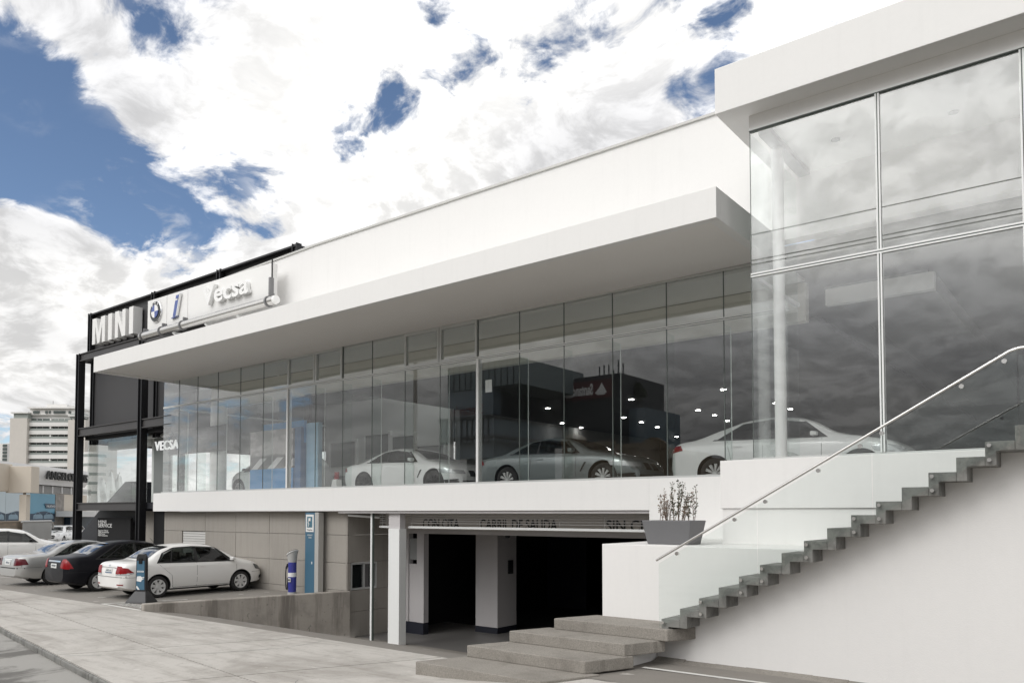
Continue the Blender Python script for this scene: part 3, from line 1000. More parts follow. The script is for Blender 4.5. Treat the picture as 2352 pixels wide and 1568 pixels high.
MB().prism([(-6.9, 10.402), (-5.53, 10.402), (-5.53, 10.86), (-6.8, 10.86)], 'z', -.3, .525).build('step_base', 'plaster_low', low)

rail = thing('stair_railing', 'frameless glass balustrade with round steel handrail along the staircase', 'railing', (SX0, YF - .03, SZ0))
RY = YF - .035
sl = RS / TR
nose = lambda x: SZ0 + (x - SX0) * sl
RXS = [-5.25, -3.80, -2.37, -.86]
for a, b in zip(RXS[:-1], RXS[1:]):
    a += .006
    b -= .006
    zb = lambda x: max(nose(x) - .19, .72)
    MB().prism([(a, zb(a)), (b, zb(b)), (b, nose(b) + .80), (a, nose(a) + .80)], 'y', RY - .006, RY + .006).build('glass_panel', 'glass_rail', rail)
MB().prism([(-.85, 3.1), (3, 3.1), (3, 4.08), (-.85, 4.08)], 'y', RY - .006, RY + .006).build('glass_panel', 'glass_rail', rail)
HP = [(-5.27, 1.67), (-.93, 4.13), (-.84, 4.155), (4, 4.155)]
MB().tube([(x, RY - .03, z) for x, z in HP], .0175, 12).build('handrail', 'steel', rail, smooth=True)
for x in (-4.95, -4.1, -3.68, -3.0, -2.5, -2.25, -1.4, -.98):
    z = 1.67 + (x + 5.27) * (4.13 - 1.67) / 4.34
    MB().lathe([(.026, -.02), (.026, .02)], (x, RY - .02, z - .075), 'y', 14).build('rail_clamp', 'steel', rail, smooth=True)
for i in (0, 2, 4, 5, 7, 9, 10, 12, 14):
    x, z = SX0 + i * TR + .045, SZ0 + i * RS
    for dz_ in (-.045, -.21):
        MB().lathe([(.022, -.02), (.022, .018)], (x, RY - .002, z + dz_), 'y', 14).build('glass_clamp', 'steel', rail, smooth=True)

# ramp retaining wall
RWALL = thing('ramp_wall', 'stained concrete retaining wall beside the driveway ramp', 'wall', (-17.5, 11.8, 0))
a, b = Vector((-18.52, 9.42, 0)), Vector((-17.05, 14.56, 0))
dr = (b - a).normalized()
nr = Vector((dr.y, -dr.x, 0))
RM = Matrix(((dr.x, nr.x, 0, a.x), (dr.y, nr.y, 0, a.y), (0, 0, 1, 0), (0, 0, 0, 1)))
LW = (b - a).length
MB(RM).box(0, LW, -.24, 0, -1.4, .165).build('wall_body', 'concrete_ramp', RWALL, bevel=.025)

# ================================================================== BLACK SHOWROOM NEXT DOOR
BK = thing('black_showroom', 'black steel framed showroom with dark panels and big white block letters', 'building', (-31, 14.6, 0))
bpart = lambda name, mat, *a, **k: solid(name, mat, BK, *a, **k)


def hbeam(name, x0, x1, y0, y1, z0, z1, axis='x'):
    """steel section: recessed web between two flanges"""
    b = MB()
    t = .035
    if axis == 'x':
        b.box(x0, x1, y0, y1, z0, z0 + t).box(x0, x1, y0, y1, z1 - t, z1).box(x0, x1, y0 + .05, y1 - .05, z0 + t + .001, z1 - t - .001)
    else:
        b.box(x0, x0 + t, y0, y1, z0, z1).box(x1 - t, x1, y0, y1, z0, z1).box(x0 + t + .001, x1 - t - .001, y0 + .06, y1 - .06, z0, z1)
    return b.build(name, 'black_beam' if axis == 'x' else 'black_steel', BK)


for x in (-34.25, -28.98): hbeam('post', x, x + .28, 14.38, 14.64, -.05, 8.95, 'z')
for x in (-34.2, -28.95): hbeam('post', x, x + .26, 14.95, 15.2, 5.2, 8.9, 'z')
for z0, z1 in ((8.62, 8.94), (5.50, 5.84), (2.44, 2.76)):
    hbeam('beam', -33.96, -28.99, 14.40, 14.62, z0, z1)
    hbeam('beam', -28.69, -26.6 if z0 < 6 else -23, 14.40, 14.62, z0, z1) if z0 > 3 else None
    if z0 != 2.44: bpart('side_beam', 'black_steel', -34.2, -34.0, 14.66, 24, z0, z1)
bpart('wall_panel', 'black_panel', -33.9, -29.0, 15.0, 15.1, 5.4, 8.6)
bpart('wall_panel', 'black_panel', -28.68, -27.2, 15.0, 15.1, 5.9, 8.6)
bpart('side_wall', 'black_panel', -33.92, -33.8, 15.12, 24, 5.2, 8.6)
bpart('sill_rail', 'alu', -33.9, -29.4, 14.98, 15.02, 8.25, 8.42)
# top box with the letters
bpart('sign_panel', 'black_panel', -34.1, -20.3, 15.05, 15.2, 8.9, 10.66)
bpart('top_beam', 'black_steel', -34.3, -20.1, 14.86, 15.2, 10.662, 10.72)
for x in (-34.3, -29.02, -24.55, -20.3): hbeam('sign_post', x, x + .24, 14.84, 15.04, 8.95, 10.76, 'z')
bpart('side_wall', 'black_panel', -34.1, -33.9, 15.21, 24, 8.9, 10.6)
bpart('roof', 'black_panel', -34, -20.2, 15.21, 24, 10.5, 10.6)
bpart('rear_wall', 'black_panel', -33.8, -20.5, 24, 24.2, 5.3, 10.5)
for ch, x0, x1 in (('M', -33.36, -32.25), ('I', -31.98, -31.66), ('N', -31.4, -30.55), ('I', -30.25, -29.93)):
    if ch == 'I':
        MB().box(x0, x1, 14.62, 14.98, 9.27, 10.33).build('letter', 'mini_white', BK)
    else:
        wd, z0, z1 = x1 - x0, 9.27, 10.33
        st_ = .25
        if ch == 'M':
            pl_ = [(x0, z0), (x0, z1), (x0 + st_ * 1.35, z1), ((x0 + x1) / 2, z0 + .42), (x1 - st_ * 1.35, z1), (x1, z1), (x1, z0), (x1 - st_, z0), (x1 - st_, z1 - .30),
                   ((x0 + x1) / 2 + .09, z0), ((x0 + x1) / 2 - .09, z0), (x0 + st_, z1 - .30), (x0 + st_, z0)]
        else:
            pl_ = [(x0, z0), (x0, z1), (x0 + st_ * 1.1, z1), (x1 - st_, z0 + .42), (x1 - st_, z1), (x1, z1), (x1, z0), (x1 - st_ * 1.1, z0), (x0 + st_, z1 - .42), (x0 + st_, z0)]
        MB().prism(pl_, 'y', 14.62, 14.98).build('letter', 'mini_white', BK)
# glazed storey: see-through panes, soffit, stair
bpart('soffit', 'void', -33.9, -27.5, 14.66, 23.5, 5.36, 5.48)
bpart('floor_plate', 'navy_black', -33.9, -27.6, 14.66, 23.5, 2.5, 2.72)
for x0, x1 in ((-33.95, -31.9), (-31.88, -30.2), (-30.18, -29.0)):
    bpart('glass_pane', 'glass_mini', x0, x1, 14.80, 14.812, 2.77, 5.35)
bpart('inner_post', 'int_white', -30.2, -30.05, 15.6, 15.75, 2.77, 5.3)
bpart('inner_panel', 'int_mid', -30.04, -28.9, 15.6, 15.75, 2.77, 5.35)
bpart('inner_beam', 'alu_white', -33.8, -30.2, 15.55, 15.8, 5.0, 5.35)
sp = [(172, 1241), (224, 1177), (243.6, 1155), (287.6, 1106), (304, 1105), (318, 1120), (337, 1182), (277.7, 1241)]
MB().prism([(q.x, q.z) for q in (at(px, py, Y=15.3) for px, py in sp)], 'y', 15.3, 16.6).build('stair_side', 'navy_black', BK)
# dark shopfront right of the second post with its small name letters and lamp tube
bpart('fascia', 'navy_black', -28.6, -24.2, 15.4, 15.6, 4.55, 5.45)
vp0, vp1 = at(357, 1035, Y=15.38), at(411, 1030, Y=15.38)
text('lettering', 'VECSA', (vp0.x, 15.36, vp0.z), (1, 0, 0), (0, 0, 1), vp1.x - vp0.x, .36, 'letter_lit', BK, .04, .012)
tb0, tb1 = at(327, 1005, Y=15.2), at(392, 992, Y=15.2)
MB().tube([(tb0.x, 15.2, tb0.z), (tb1.x, 15.2, tb0.z)], .075, 12).build('lamp_tube', 'alu_white', BK, smooth=True)
bpart('shopfront_glass', 'glass_mini', -28.6, -27.3, 15.5, 15.51, 2.8, 4.54)
bpart('shop_post', 'black_steel', -27.75, -27.55, 15.3, 15.5, 2.4, 4.54)
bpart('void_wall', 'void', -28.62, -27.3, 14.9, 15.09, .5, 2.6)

# dark direction board under the beam
DB = thing('service_sign', 'black sign board with white service lettering behind the parked cars', 'sign', (-31, 14.85, 0))
q0, q1 = at(223, 1241, Y=14.85), at(300, 1189, Y=14.85)
solid('board', 'void', DB, q0.x, q1.x, 14.85, 14.95, -.02, q1.z)


def sign_line(s_, px0, px1, py0, py1, bold=0.0):
    p0, p1 = at(px0, py1, Y=14.845), at(px1, py0, Y=14.845)
    text('lettering', s_, (p0.x, 14.845, p0.z), (1, 0, 0), (0, 0, 1), p1.x - p0.x, p1.z - p0.z, 'print_white', DB, .004, bold)


sign_line('MINI', 225.5, 244, 1194, 1201, .01)
sign_line('SERVICE', 225.5, 257, 1202, 1210, .01)
for k, (s_, e_) in enumerate((('Servicio Oficial', 248), ('MINI Automoviles', 250), ('MINI Partes', 241), ('MINI Accesorios', 247))):
    sign_line(s_, 225.5, e_, 1216 + k * 3.8, 1218.8 + k * 3.8)

# ================================================================== ROOF SIGN
SG = thing('roof_sign', 'white illuminated panel sign on a steel tube above the canopy', 'sign', (-23.5, 13.85, 8.3))
sgp = lambda name, mat, *a, **k: solid(name, mat, SG, *a, **k)
PX = [-27.36, -26.42, -24.97, -19.93]
PX = [-27.36, -26.02, -24.66, -19.93]
for a, b in zip(PX[:-1], PX[1:]):
    zt0, zt1 = 9.92 - (a + 27.4) * .009, 9.92 - (b + 27.4) * .009
    MB().prism([(a + .012, 8.80), (b - .012, 8.80), (b - .012, zt1), (a + .012, zt0)], 'y', 13.88, 14.08).build('panel', 'mini_white', SG, bevel=.004)
MB().tube([(-27.45, 13.72, 8.62), (-19.55, 13.72, 8.62)], .135, 20).build('tube', 'steel', SG, smooth=True)
MB().lathe([(.0, -.01), (.13, .0), (.12, .10), (.0, .14)], (-19.56, 13.72, 8.62), 'x', 16).build('end_cap', 'letter_white', SG, smooth=True)
for x in (-27.3, -26.02, -24.66, -19.85):
    MB().lathe([(.165, -.03), (.165, .03)], (x, 13.72, 8.62), 'x', 18).build('bracket', 'bracket', SG, smooth=True)
    MB().box(x - .025, x + .025, 13.72, 13.90, 8.74, 8.90).build('bracket_arm', 'bracket', SG)
sgp('bracket_arm', 'bracket', -19.90, -19.83, 13.74, 13.88, 8.75, 9.36)
sgp('cable_rod', 'black_steel', -19.88, -19.86, 13.82, 13.86, 9.36, 9.93)
sgp('panel_rail', 'bracket', -27.3, -19.95, 13.86, 14.0, 8.765, 8.795)
for x in (-25.4, -23.4, -21.6):
    MB().prism([(13.72, 8.50), (14.38, 8.50), (14.38, 8.38), (13.85, 8.38)], 'x', x, x + .12).build('wall_bracket', 'alu_white', SG)
for x0 in (-24.2, -20.9): sgp('wall_arm', 'alu_white', x0, x0 + .06, 14.08, 14.395, 9.1, 9.16)
# round emblem
RC = at(361, 716, Y=13.88)
M_ = Matrix.Translation((RC.x, 13.88, RC.z))
MB(M_).lathe([(.385, .0), (.385, -.03), (.37, -.06), (.35, -.07)], ax='y', n=40).build('emblem_ring', 'chrome', SG, smooth=True)
MB(M_).lathe([(.36, -.02), (.35, -.078), (.235, -.078)], ax='y', n=40).build('emblem_band', 'ring_dark', SG, smooth=True)
for k in range(4):
    b = MB(M_)
    pts = [(0, 0)] + [(.23 * math.cos(R(90 * k + t)), .23 * math.sin(R(90 * k + t))) for t in range(0, 91, 9)]
    b.prism(pts, 'y', -.10, -.04).build('emblem_field', 'blue_emblem' if k % 2 else 'letter_white', SG)
for ch, ang in (('B', 128), ('M', 90), ('W', 52)):
    an = R(ang)
    c_ = Vector((RC.x + .29 * math.cos(an), 13.795, RC.z + .29 * math.sin(an)))
    xd = Vector((math.sin(an), 0, -math.cos(an)))
    up = Vector((math.cos(an), 0, math.sin(an)))
    text('emblem_letter', ch, c_ - xd * .045 - up * .04, xd, up, .09, .085, 'letter_white', SG, .01, .01)
# slanted i
IC = at(408, 701, Y=13.86)
for z0, z1, m_, dx in ((-.36, .16, 'blue_emblem', 0), (.22, .33, 'blue_emblem', 0)):
    s_ = .28
    MB().prism([(IC.x - .10 + s_ * z0, IC.z + z0), (IC.x + .10 + s_ * z0, IC.z + z0), (IC.x + .10 + s_ * z1, IC.z + z1), (IC.x - .10 + s_ * z1, IC.z + z1)], 'y', 13.80, 13.88).build('i_letter', m_, SG)
MB().prism([(IC.x + .12 - .12, IC.z - .40), (IC.x + .155 - .12, IC.z - .40), (IC.x + .155 + .11, IC.z + .36), (IC.x + .12 + .11, IC.z + .36)], 'y', 13.79, 13.87).build('i_edge', 'chrome', SG)
MB().prism([(IC.x - .34, IC.z - .42), (IC.x + .03, IC.z - .40), (IC.x + .06, IC.z - .37), (IC.x - .16, IC.z - .37)], 'y', 13.80, 13.88).build('i_foot', 'blue_emblem', SG)
text('name_letters', 'Vecsa', (-23.55, 13.80, 9.08), (1, 0, 0), (0, 0, 1), 2.6, .62, 'letter_white', SG, .14, .02)

# ================================================================== PARKING FURNITURE
# tall blue totem
TT = thing('charging_totem', 'tall slim blue totem with a charging pictogram against the concrete wall', 'totem', (-18.45, 14.3, -.012))
solid('panel', 'totem_blue', TT, -18.70, -18.27, 14.25, 14.30, -.012, 2.36)
solid('side_casing', 'totem_grey', TT, -18.268, -18.10, 14.25, 14.43, -.012, 2.36)
solid('label_plate', 'print_white', TT, -18.66, -18.31, 14.238, 14.249, 1.80, 2.30)
solid('pictogram', 'print_teal', TT, -18.60, -18.37, 14.230, 14.237, 1.93, 2.24)
MB().tube([(-18.52, 14.222, 1.96), (-18.50, 14.222, 2.02), (-18.53, 14.222, 2.08), (-18.49, 14.222, 2.13)], .018, 6).build('plug_symbol', 'print_white', TT)
solid('plug_symbol', 'print_white', TT, -18.52, -18.43, 14.218, 14.229, 2.11, 2.20)
text('caption', 'ChargeNow', (-18.61, 14.236, 1.83), (1, 0, 0), (0, 0, 1), .25, .05, 'letter_black', TT, .003)
text('caption', 'ESTACION DE', (-18.59, 14.247, 1.69), (1, 0, 0), (0, 0, 1), .22, .04, 'print_white', TT, .003)
text('caption', 'RECARGA', (-18.54, 14.247, 1.62), (1, 0, 0), (0, 0, 1), .13, .04, 'print_white', TT, .003)
solid('mark', 'print_white', TT, -18.40, -18.37, 14.245, 14.249, .88, .95)
MB().tube([(-18.9, 14.5, -.01), (-18.9, 14.5, 2.38)], .025, 8).build('drain_pipe', 'plastic_grey', SH, smooth=True)
# round charging post
CP = thing('charging_post', 'round blue and grey charging post with a slanted black display and cable', 'charging post', (-19.02, 14.1, -.012))
cx, cy = -19.02, 14.05
MB().lathe([(.13, -.01), (.13, .06)], (cx, cy, 0), n=24).build('foot', 'plastic_grey', CP, smooth=True)
MB().lathe([(.115, .06), (.12, .5), (.12, .92)], (cx, cy, 0), n=28).build('body', 'station_blue', CP, smooth=True)
MB().lathe([(.124, .50), (.124, .62)], (cx, cy, 0), n=28).build('band', 'print_white', CP, smooth=True)
hd_ = MB()
n = 28
vs = [(cx + .119 * math.cos(2 * math.pi * k / n), cy + .119 * math.sin(2 * math.pi * k / n), .92) for k in range(n)]
vs += [(cx + .15 * math.cos(2 * math.pi * k / n) + .0, cy + .15 * math.sin(2 * math.pi * k / n), 1.16 + .085 * math.cos(2 * math.pi * k / n)) for k in range(n)]
hd_.add(vs, [(k, (k + 1) % n, n + (k + 1) % n, n + k) for k in range(n)]).build('neck', 'plastic_grey', CP, smooth=True)
for nm, r0, z_, m_ in (('display_rim', .17, 1.165, 'letter_white'), ('display', .155, 1.185, 'car_glass_dark')):
    b = MB()
    vs = [(cx + r0 * math.cos(2 * math.pi * k / n), cy + r0 * math.sin(2 * math.pi * k / n), z_ + j * .022 + .55 * r0 * math.cos(2 * math.pi * k / n)) for j in (0, 1) for k in range(n)]
    b.add(vs, [(k, (k + 1) % n, n + (k + 1) % n, n + k) for k in range(n)] + [tuple(range(n, 2 * n)), tuple(reversed(range(n)))]).build(nm, m_, CP, smooth=True)
solid('sticker', 'print_white', CP, cx - .01, cx + .09, cy - .140, cy - .118, .36, .47)
MB().lathe([(.035, -.003), (.035, .003)], (cx + .04, cy - .143, .415), 'y', 14).build('sticker_mark', 'letter_black', CP)
MB().tube([(cx - .12, cy - .06, .83), (cx - .17, cy - .09, .78), (cx - .19, cy - .09, .6), (cx - .185, cy - .09, .3), (cx - .16, cy - .09, .14), (cx - .13, cy - .08, .12), (cx - .115, cy - .08, .2), (cx - .115, cy - .08, .46)], .017, 8).build('cable', 'plastic_black', CP, smooth=True)
MB().tube([(cx - .07, cy - .11, .86), (cx - .15, cy - .10, .74)], .03, 8).build('plug', 'plastic_black', CP, smooth=True)
# slim bollard sign with a black foot
BS = thing('bollard_sign', 'slim blue and black bollard sign with a plug symbol beside the white saloon', 'sign', tuple(at(325, 1383, Z=-.012)), R(24), local=True)
MB().prism([(-.16, .28), (-.15, 1.18), (-.10, 1.28), (.10, 1.28), (.15, 1.18), (.16, .28)], 'y', -.05, .05).build('post', 'plastic_black', BS, bevel=.02)
b = MB()
b.add([(-.32, -.24, 0), (.32, -.24, 0), (.32, .24, 0), (-.32, .24, 0), (-.3, -.22, .05), (.3, -.22, .05), (.3, .22, .05), (-.3, .22, .05), (-.165, -.06, .30), (.165, -.06, .30), (.165, .06, .30), (-.165, .06, .30)],
      [(3, 2, 1, 0), (0, 1, 5, 4), (1, 2, 6, 5), (2, 3, 7, 6), (3, 0, 4, 7), (4, 5, 9, 8), (5, 6, 10, 9), (6, 7, 11, 10), (7, 4, 8, 11), (8, 9, 10, 11)])
b.build('foot', 'plastic_black', BS, bevel=.01)
MB().prism([(-.125, .34), (.125, .34), (.115, 1.10), (-.115, 1.10)], 'y', -.058, -.052).build('poster', 'totem_blue', BS)
MB().prism([(-.055, 1.02), (.055, 1.02), (.055, 1.17), (-.055, 1.17)], 'y', -.075, -.05).build('lamp_box', 'void', BS, bevel=.02)
MB().prism([(-.10, .80), (.10, .80), (.10, .84), (-.10, .84)], 'y', -.064, -.059).build('text_strip', 'print_white', BS)
text('caption', 'CHARGENOW', (-.085, -.066, .807), (1, 0, 0), (0, 0, 1), .17, .022, 'print_teal', BS, .002)
MB().prism([(-.115, .57), (.02, .55), (.05, .60), (.11, .63), (.11, .645), (.06, .63), (.06, .65), (.12, .67), (.12, .685), (.05, .67), (0, .70), (-.10, .69)], 'y', -.065, -.059).build('plug_symbol', 'print_white', BS)
MB().prism([(-.12, .44), (-.095, .44), (-.01, .345), (-.07, .345), (-.12, .40)], 'y', -.064, -.059).build('cord_symbol', 'print_white', BS)

# planter with dry twigs
PL = thing('planter', 'grey tapered rectangular planter standing on the white ledge', 'planter', (-5.62, 11.45, 1.85))
px0, px1, py0, py1 = -6.07, -5.22, 11.18, 11.75
b = MB()
tp = [(px0, py0), (px1, py0), (px1, py1), (px0, py1)]
bt = [(px0 + .07, py0 + .06), (px1 - .07, py0 + .06), (px1 - .07, py1 - .06), (px0 + .07, py1 - .06)]
inn = [(px0 + .04, py0 + .04), (px1 - .04, py0 + .04), (px1 - .04, py1 - .04), (px0 + .04, py1 - .04)]
vs = [(x, y, 1.851) for x, y in bt] + [(x, y, 2.23) for x, y in tp] + [(x, y, 2.23) for x, y in inn] + [(x, y, 2.12) for x, y in inn]
fs = [(3, 2, 1, 0)] + [(i + o, (i + 1) % 4 + o, (i + 1) % 4 + 4 + o, i + 4 + o) for o in (0, 4, 8) for i in range(4)] + [(12, 13, 14, 15)]
b.add(vs, fs).build('pot', 'planter', PL, bevel=.012)
solid('soil', 'soil', PL, px0 + .042, px1 - .042, py0 + .042, py1 - .042, 2.122, 2.18)
PT = thing('potted_shrub', 'half-dry shrub with bare brown and green twigs growing in the planter', 'plant', (-5.6, 11.45, 2.18))
for k in range(26):
    green = k >= 12
    bx = rnd.uniform(-5.92, -5.68) if not green else rnd.uniform(-5.60, -5.34)
    by = rnd.uniform(11.3, 11.6)
    h_ = rnd.uniform(.30, .56) if not green else rnd.uniform(.38, .74)
    lean = rnd.uniform(-.2, .2) + (.16 if green else -.06)
    pts = [Vector((bx + lean * t * h_ + math.sin(t * 5 + k) * .012, by + rnd.uniform(-.03, .03) * t, 2.15 + h_ * t)) for t in (0, .25, .5, .75, 1)]
    MB().tube(pts, .006, 5, .0025).build('stem', 'twig', PT)
    lf = MB()
    for j in range(46 if green else 40):
        t = rnd.uniform(.3 if not green else .2, 1.0)
        i = min(int(t * 4), 3)
        c = pts[i].lerp(pts[i + 1], t * 4 - i)
        d = Vector((rnd.uniform(-1, 1), rnd.uniform(-1, 1), rnd.uniform(.1, 1.2))).normalized()
        L_ = rnd.uniform(.018, .042) * (1.15 if green else .9)
        s_ = d.orthogonal().normalized() * L_ * rnd.uniform(.18, .3)
        c2 = c + d * rnd.uniform(0, .03)
        lf.add([c2, c2 + d * L_ * .5 + s_, c2 + d * L_, c2 + d * L_ * .5 - s_], [(0, 1, 2, 3)])
    lf.build('foliage', 'leaf' if green and k % 4 else 'leaf_dry', PT)

# ================================================================== CARS
def pl_interp(pts, x):
    """monotone cubic through the profile points"""
    if x <= pts[0][0]: return pts[0][1]
    if x >= pts[-1][0]: return pts[-1][1]
    n = len(pts)
    d = [(pts[i + 1][1] - pts[i][1]) / (pts[i + 1][0] - pts[i][0]) for i in range(n - 1)]
    m = [d[0]] + [0 if d[i - 1] * d[i] <= 0 else 2 * d[i - 1] * d[i] / (d[i - 1] + d[i]) for i in range(1, n - 1)] + [d[-1]]
    for i in range(n - 1):
        if x <= pts[i + 1][0]:
            h = pts[i + 1][0] - pts[i][0]
            t = (x - pts[i][0]) / h
            return ((2 * t ** 3 - 3 * t * t + 1) * pts[i][1] + (t ** 3 - 2 * t * t + t) * h * m[i] + (-2 * t ** 3 + 3 * t * t) * pts[i + 1][1] + (t ** 3 - t * t) * h * m[i + 1])


class Car:
    """x forward from the rear bumper, y left, z up"""
    def __init__(s, sp):
        s.sp = sp
        L, Wd = sp['L'], sp['W']
        s.L, s.W = L, Wd
        vs, fs = [], []
        NX = 56
        st = [L * (.5 - .5 * math.cos(math.pi * i / NX)) * .55 + L * i / NX * .45 for i in range(NX + 1)]
        rows = [s.section(x) for x in st]
        m = len(rows[0])
        for x, row in zip(st, rows):
            for y, z in row: vs.append((x, y, z))
            for y, z in row[1:-1][::-1]: vs.append((x, -y, z))
        K = 2 * m - 2
        for i in range(NX):
            for k in range(K):
                fs.append((i * K + k, i * K + (k + 1) % K, (i + 1) * K + (k + 1) % K, (i + 1) * K + k))
        fs += [tuple(range(K)), tuple(reversed(range(NX * K, (NX + 1) * K)))]
        bm = bmesh.new()
        bv = [bm.verts.new(v) for v in vs]
        for f in fs: bm.faces.new([bv[i] for i in f])
        bmesh.ops.recalc_face_normals(bm, faces=bm.faces)
        s.bvh = BVHTree.FromBMesh(bm)
        s.me = bpy.data.meshes.new('body')
        bm.to_mesh(s.me)
        bm.free()
        s.cut()

    def section(s, x):
        sp, L, W2 = s.sp, s.L, s.W / 2
        top, belt = pl_interp(sp['top'], x), pl_interp(sp['belt'], x)
        belt = min(belt, top - .02)
        bot = sp.get('bot', .19) + .07 * max(0, (x - (L - .55)) / .55) + .10 * max(0, (.5 - x) / .5)
        fr, rr = sp.get('fr', .55), sp.get('rr', .40)
        tp = 1.0
        if x > L - fr: tp = 1 - sp.get('ft', .26) * ((x - (L - fr)) / fr) ** 2.2
        if x < rr: tp = 1 - sp.get('rt', .15) * ((rr - x) / rr) ** 2.4
        wm = W2 * tp
        wb = wm * .955
        D = top - belt
        wr = wb - .05 - sp.get('tumble', .34) * D
        cr = min(D * .55, .028 + .09 * D)
        ws = wm * .93
        zm = bot + .52 * (belt - bot)
        zr = top - cr
        p = [(0, bot), (ws * .85, bot), (ws, bot + .05), (wm * .975, bot + .16), (wm, zm - .03), (wm * .998, zm + .08), (wm * .985, belt - .10), (wb * 1.005, belt - .03), (wb - .012, belt)]
        for t in (.25, .5, .75): p.append((wb - .018 + (wr - wb + .018) * t + .025 * math.sin(math.pi * t) * min(1, D / .3), belt + (zr - belt) * t))
        p += [(wr, zr), (wr * .93, top - cr * .62), (wr * .75, top - cr * .30), (wr * .4, top - cr * .07), (0, top)]
        e_ = min(x, L - x)
        if e_ < .16:                      # rounded bumper ends
            k = (1 - e_ / .16) ** 2.4
            zc_ = (bot + top) * .5
            p = [(y * (1 - .10 * k), zc_ + (z - zc_) * (1 - .16 * k)) for y, z in p]
        return p

    def cut(s):
        sp = s.sp
        cm = MB()
        for ax in (sp['ra'], sp['fa']):
            for sd in (1, -1):
                cm.lathe([(sp['r'] + .055, sd * (s.W / 2 - .34)), (sp['r'] + .055, sd * (s.W / 2 + .3))], (ax, 0, sp['r']), 'y', 36)
        for dlo in sp['dlo']: cm.prism(dlo, 'y', -1.2, 1.2)
        me2 = bpy.data.meshes.new('cutter')
        me2.from_pydata([tuple(v) for v in cm.v], [], cm.f)
        bm = bmesh.new()
        bm.from_mesh(me2)
        bmesh.ops.recalc_face_normals(bm, faces=bm.faces)
        bm.to_mesh(me2)
        bm.free()
        oa, ob = bpy.data.objects.new('tmp_body', s.me), bpy.data.objects.new('tmp_cutter', me2)
        COL.objects.link(oa)
        COL.objects.link(ob)
        md = oa.modifiers.new('cut', 'BOOLEAN')
        md.object, md.operation, md.solver = ob, 'DIFFERENCE', 'EXACT'
        dg = bpy.context.evaluated_depsgraph_get()
        out = bpy.data.meshes.new_from_object(oa.evaluated_get(dg))
        bpy.data.objects.remove(oa)
        bpy.data.objects.remove(ob)
        out.materials.clear()
        out.materials.append(MATS[sp['paint']])
        out.materials.append(MATS['car_inside'])
        for p in out.polygons:
            c = p.center
            near = s.bvh.find_nearest(c)
            low = c.z < sp.get('bot', .19) + .06 or (sp.get('clad') and c.z < sp['clad'])
            p.material_index = 1 if (near[3] > .004 or low) else 0
        out.shade_smooth()
        out.set_sharp_from_angle(angle=R(28))
        s.body = out

    # ---- patches projected on the shell
    def patch(s, lo, hi, d, n=8, eps=.005, thick=.0):
        d = Vector(d)
        grid = []

        def resample(pl):
            seg = [0.0]
            for a, b in zip(pl[:-1], pl[1:]): seg.append(seg[-1] + (Vector(b) - Vector(a)).length)
            out = []
            for i in range(n * 2 + 1):
                t = seg[-1] * i / (n * 2)
                k = 0
                while k < len(pl) - 2 and seg[k + 1] < t: k += 1
                q = (t - seg[k]) / max(seg[k + 1] - seg[k], 1e-9)
                out.append(Vector(pl[k]).lerp(Vector(pl[k + 1]), min(max(q, 0), 1)))
            return out
        A, B = resample(lo), resample(hi)
        nr = max(3, n)
        vs, ok = [], []
        for j in range(nr + 1):
            for a, b in zip(A, B):
                o = a.lerp(b, j / nr)
                h = s.bvh.ray_cast(o, d)
                if h[0] is None:
                    vs.append(o)
                    ok.append(False)
                else:
                    nn = h[1]
                    if nn.dot(d) > 0: nn = -nn
                    vs.append(h[0] + nn * eps)
                    ok.append(True)
        K = len(A)
        fs = []
        for j in range(nr):
            for i in range(K - 1):
                q = (j * K + i, j * K + i + 1, (j + 1) * K + i + 1, (j + 1) * K + i)
                if all(ok[k] for k in q): fs.append(q)
        # keep the largest connected piece
        own = {}
        comp = []
        vmap = {}
        for q in fs:
            for k in q: vmap.setdefault(k, []).append(q)
        seen = set()
        for q in fs:
            if q in seen: continue
            stack, cur = [q], []
            seen.add(q)
            while stack:
                c = stack.pop()
                cur.append(c)
                for k in c:
                    for o in vmap[k]:
                        if o not in seen:
                            seen.add(o)
                            stack.append(o)
            comp.append(cur)
        fs = max(comp, key=len) if comp else []
        used = sorted({k for q in fs for k in q})
        ix = {k: i for i, k in enumerate(used)}
        return [vs[k] for k in used], [tuple(ix[k] for k in q) for q in fs]

    def side(s, lo, hi, sd, n=8, eps=.005): return s.patch([(x, sd * 2, z) for x, z in lo], [(x, sd * 2, z) for x, z in hi], (0, -sd, 0), n, eps)

    def rear(s, lo, hi, n=6, eps=.006): return s.patch([(-1, y, z) for y, z in lo], [(-1, y, z) for y, z in hi], (1, 0, 0), n, eps)

    def front(s, lo, hi, n=6, eps=.006): return s.patch([(s.L + 1, y, z) for y, z in lo], [(s.L + 1, y, z) for y, z in hi], (-1, 0, 0), n, eps)

    def top(s, lo, hi, n=8, eps=.005): return s.patch([(x, y, 3) for x, y in lo], [(x, y, 3) for x, y in hi], (0, 0, -1), n, eps)


WHEELS = {}


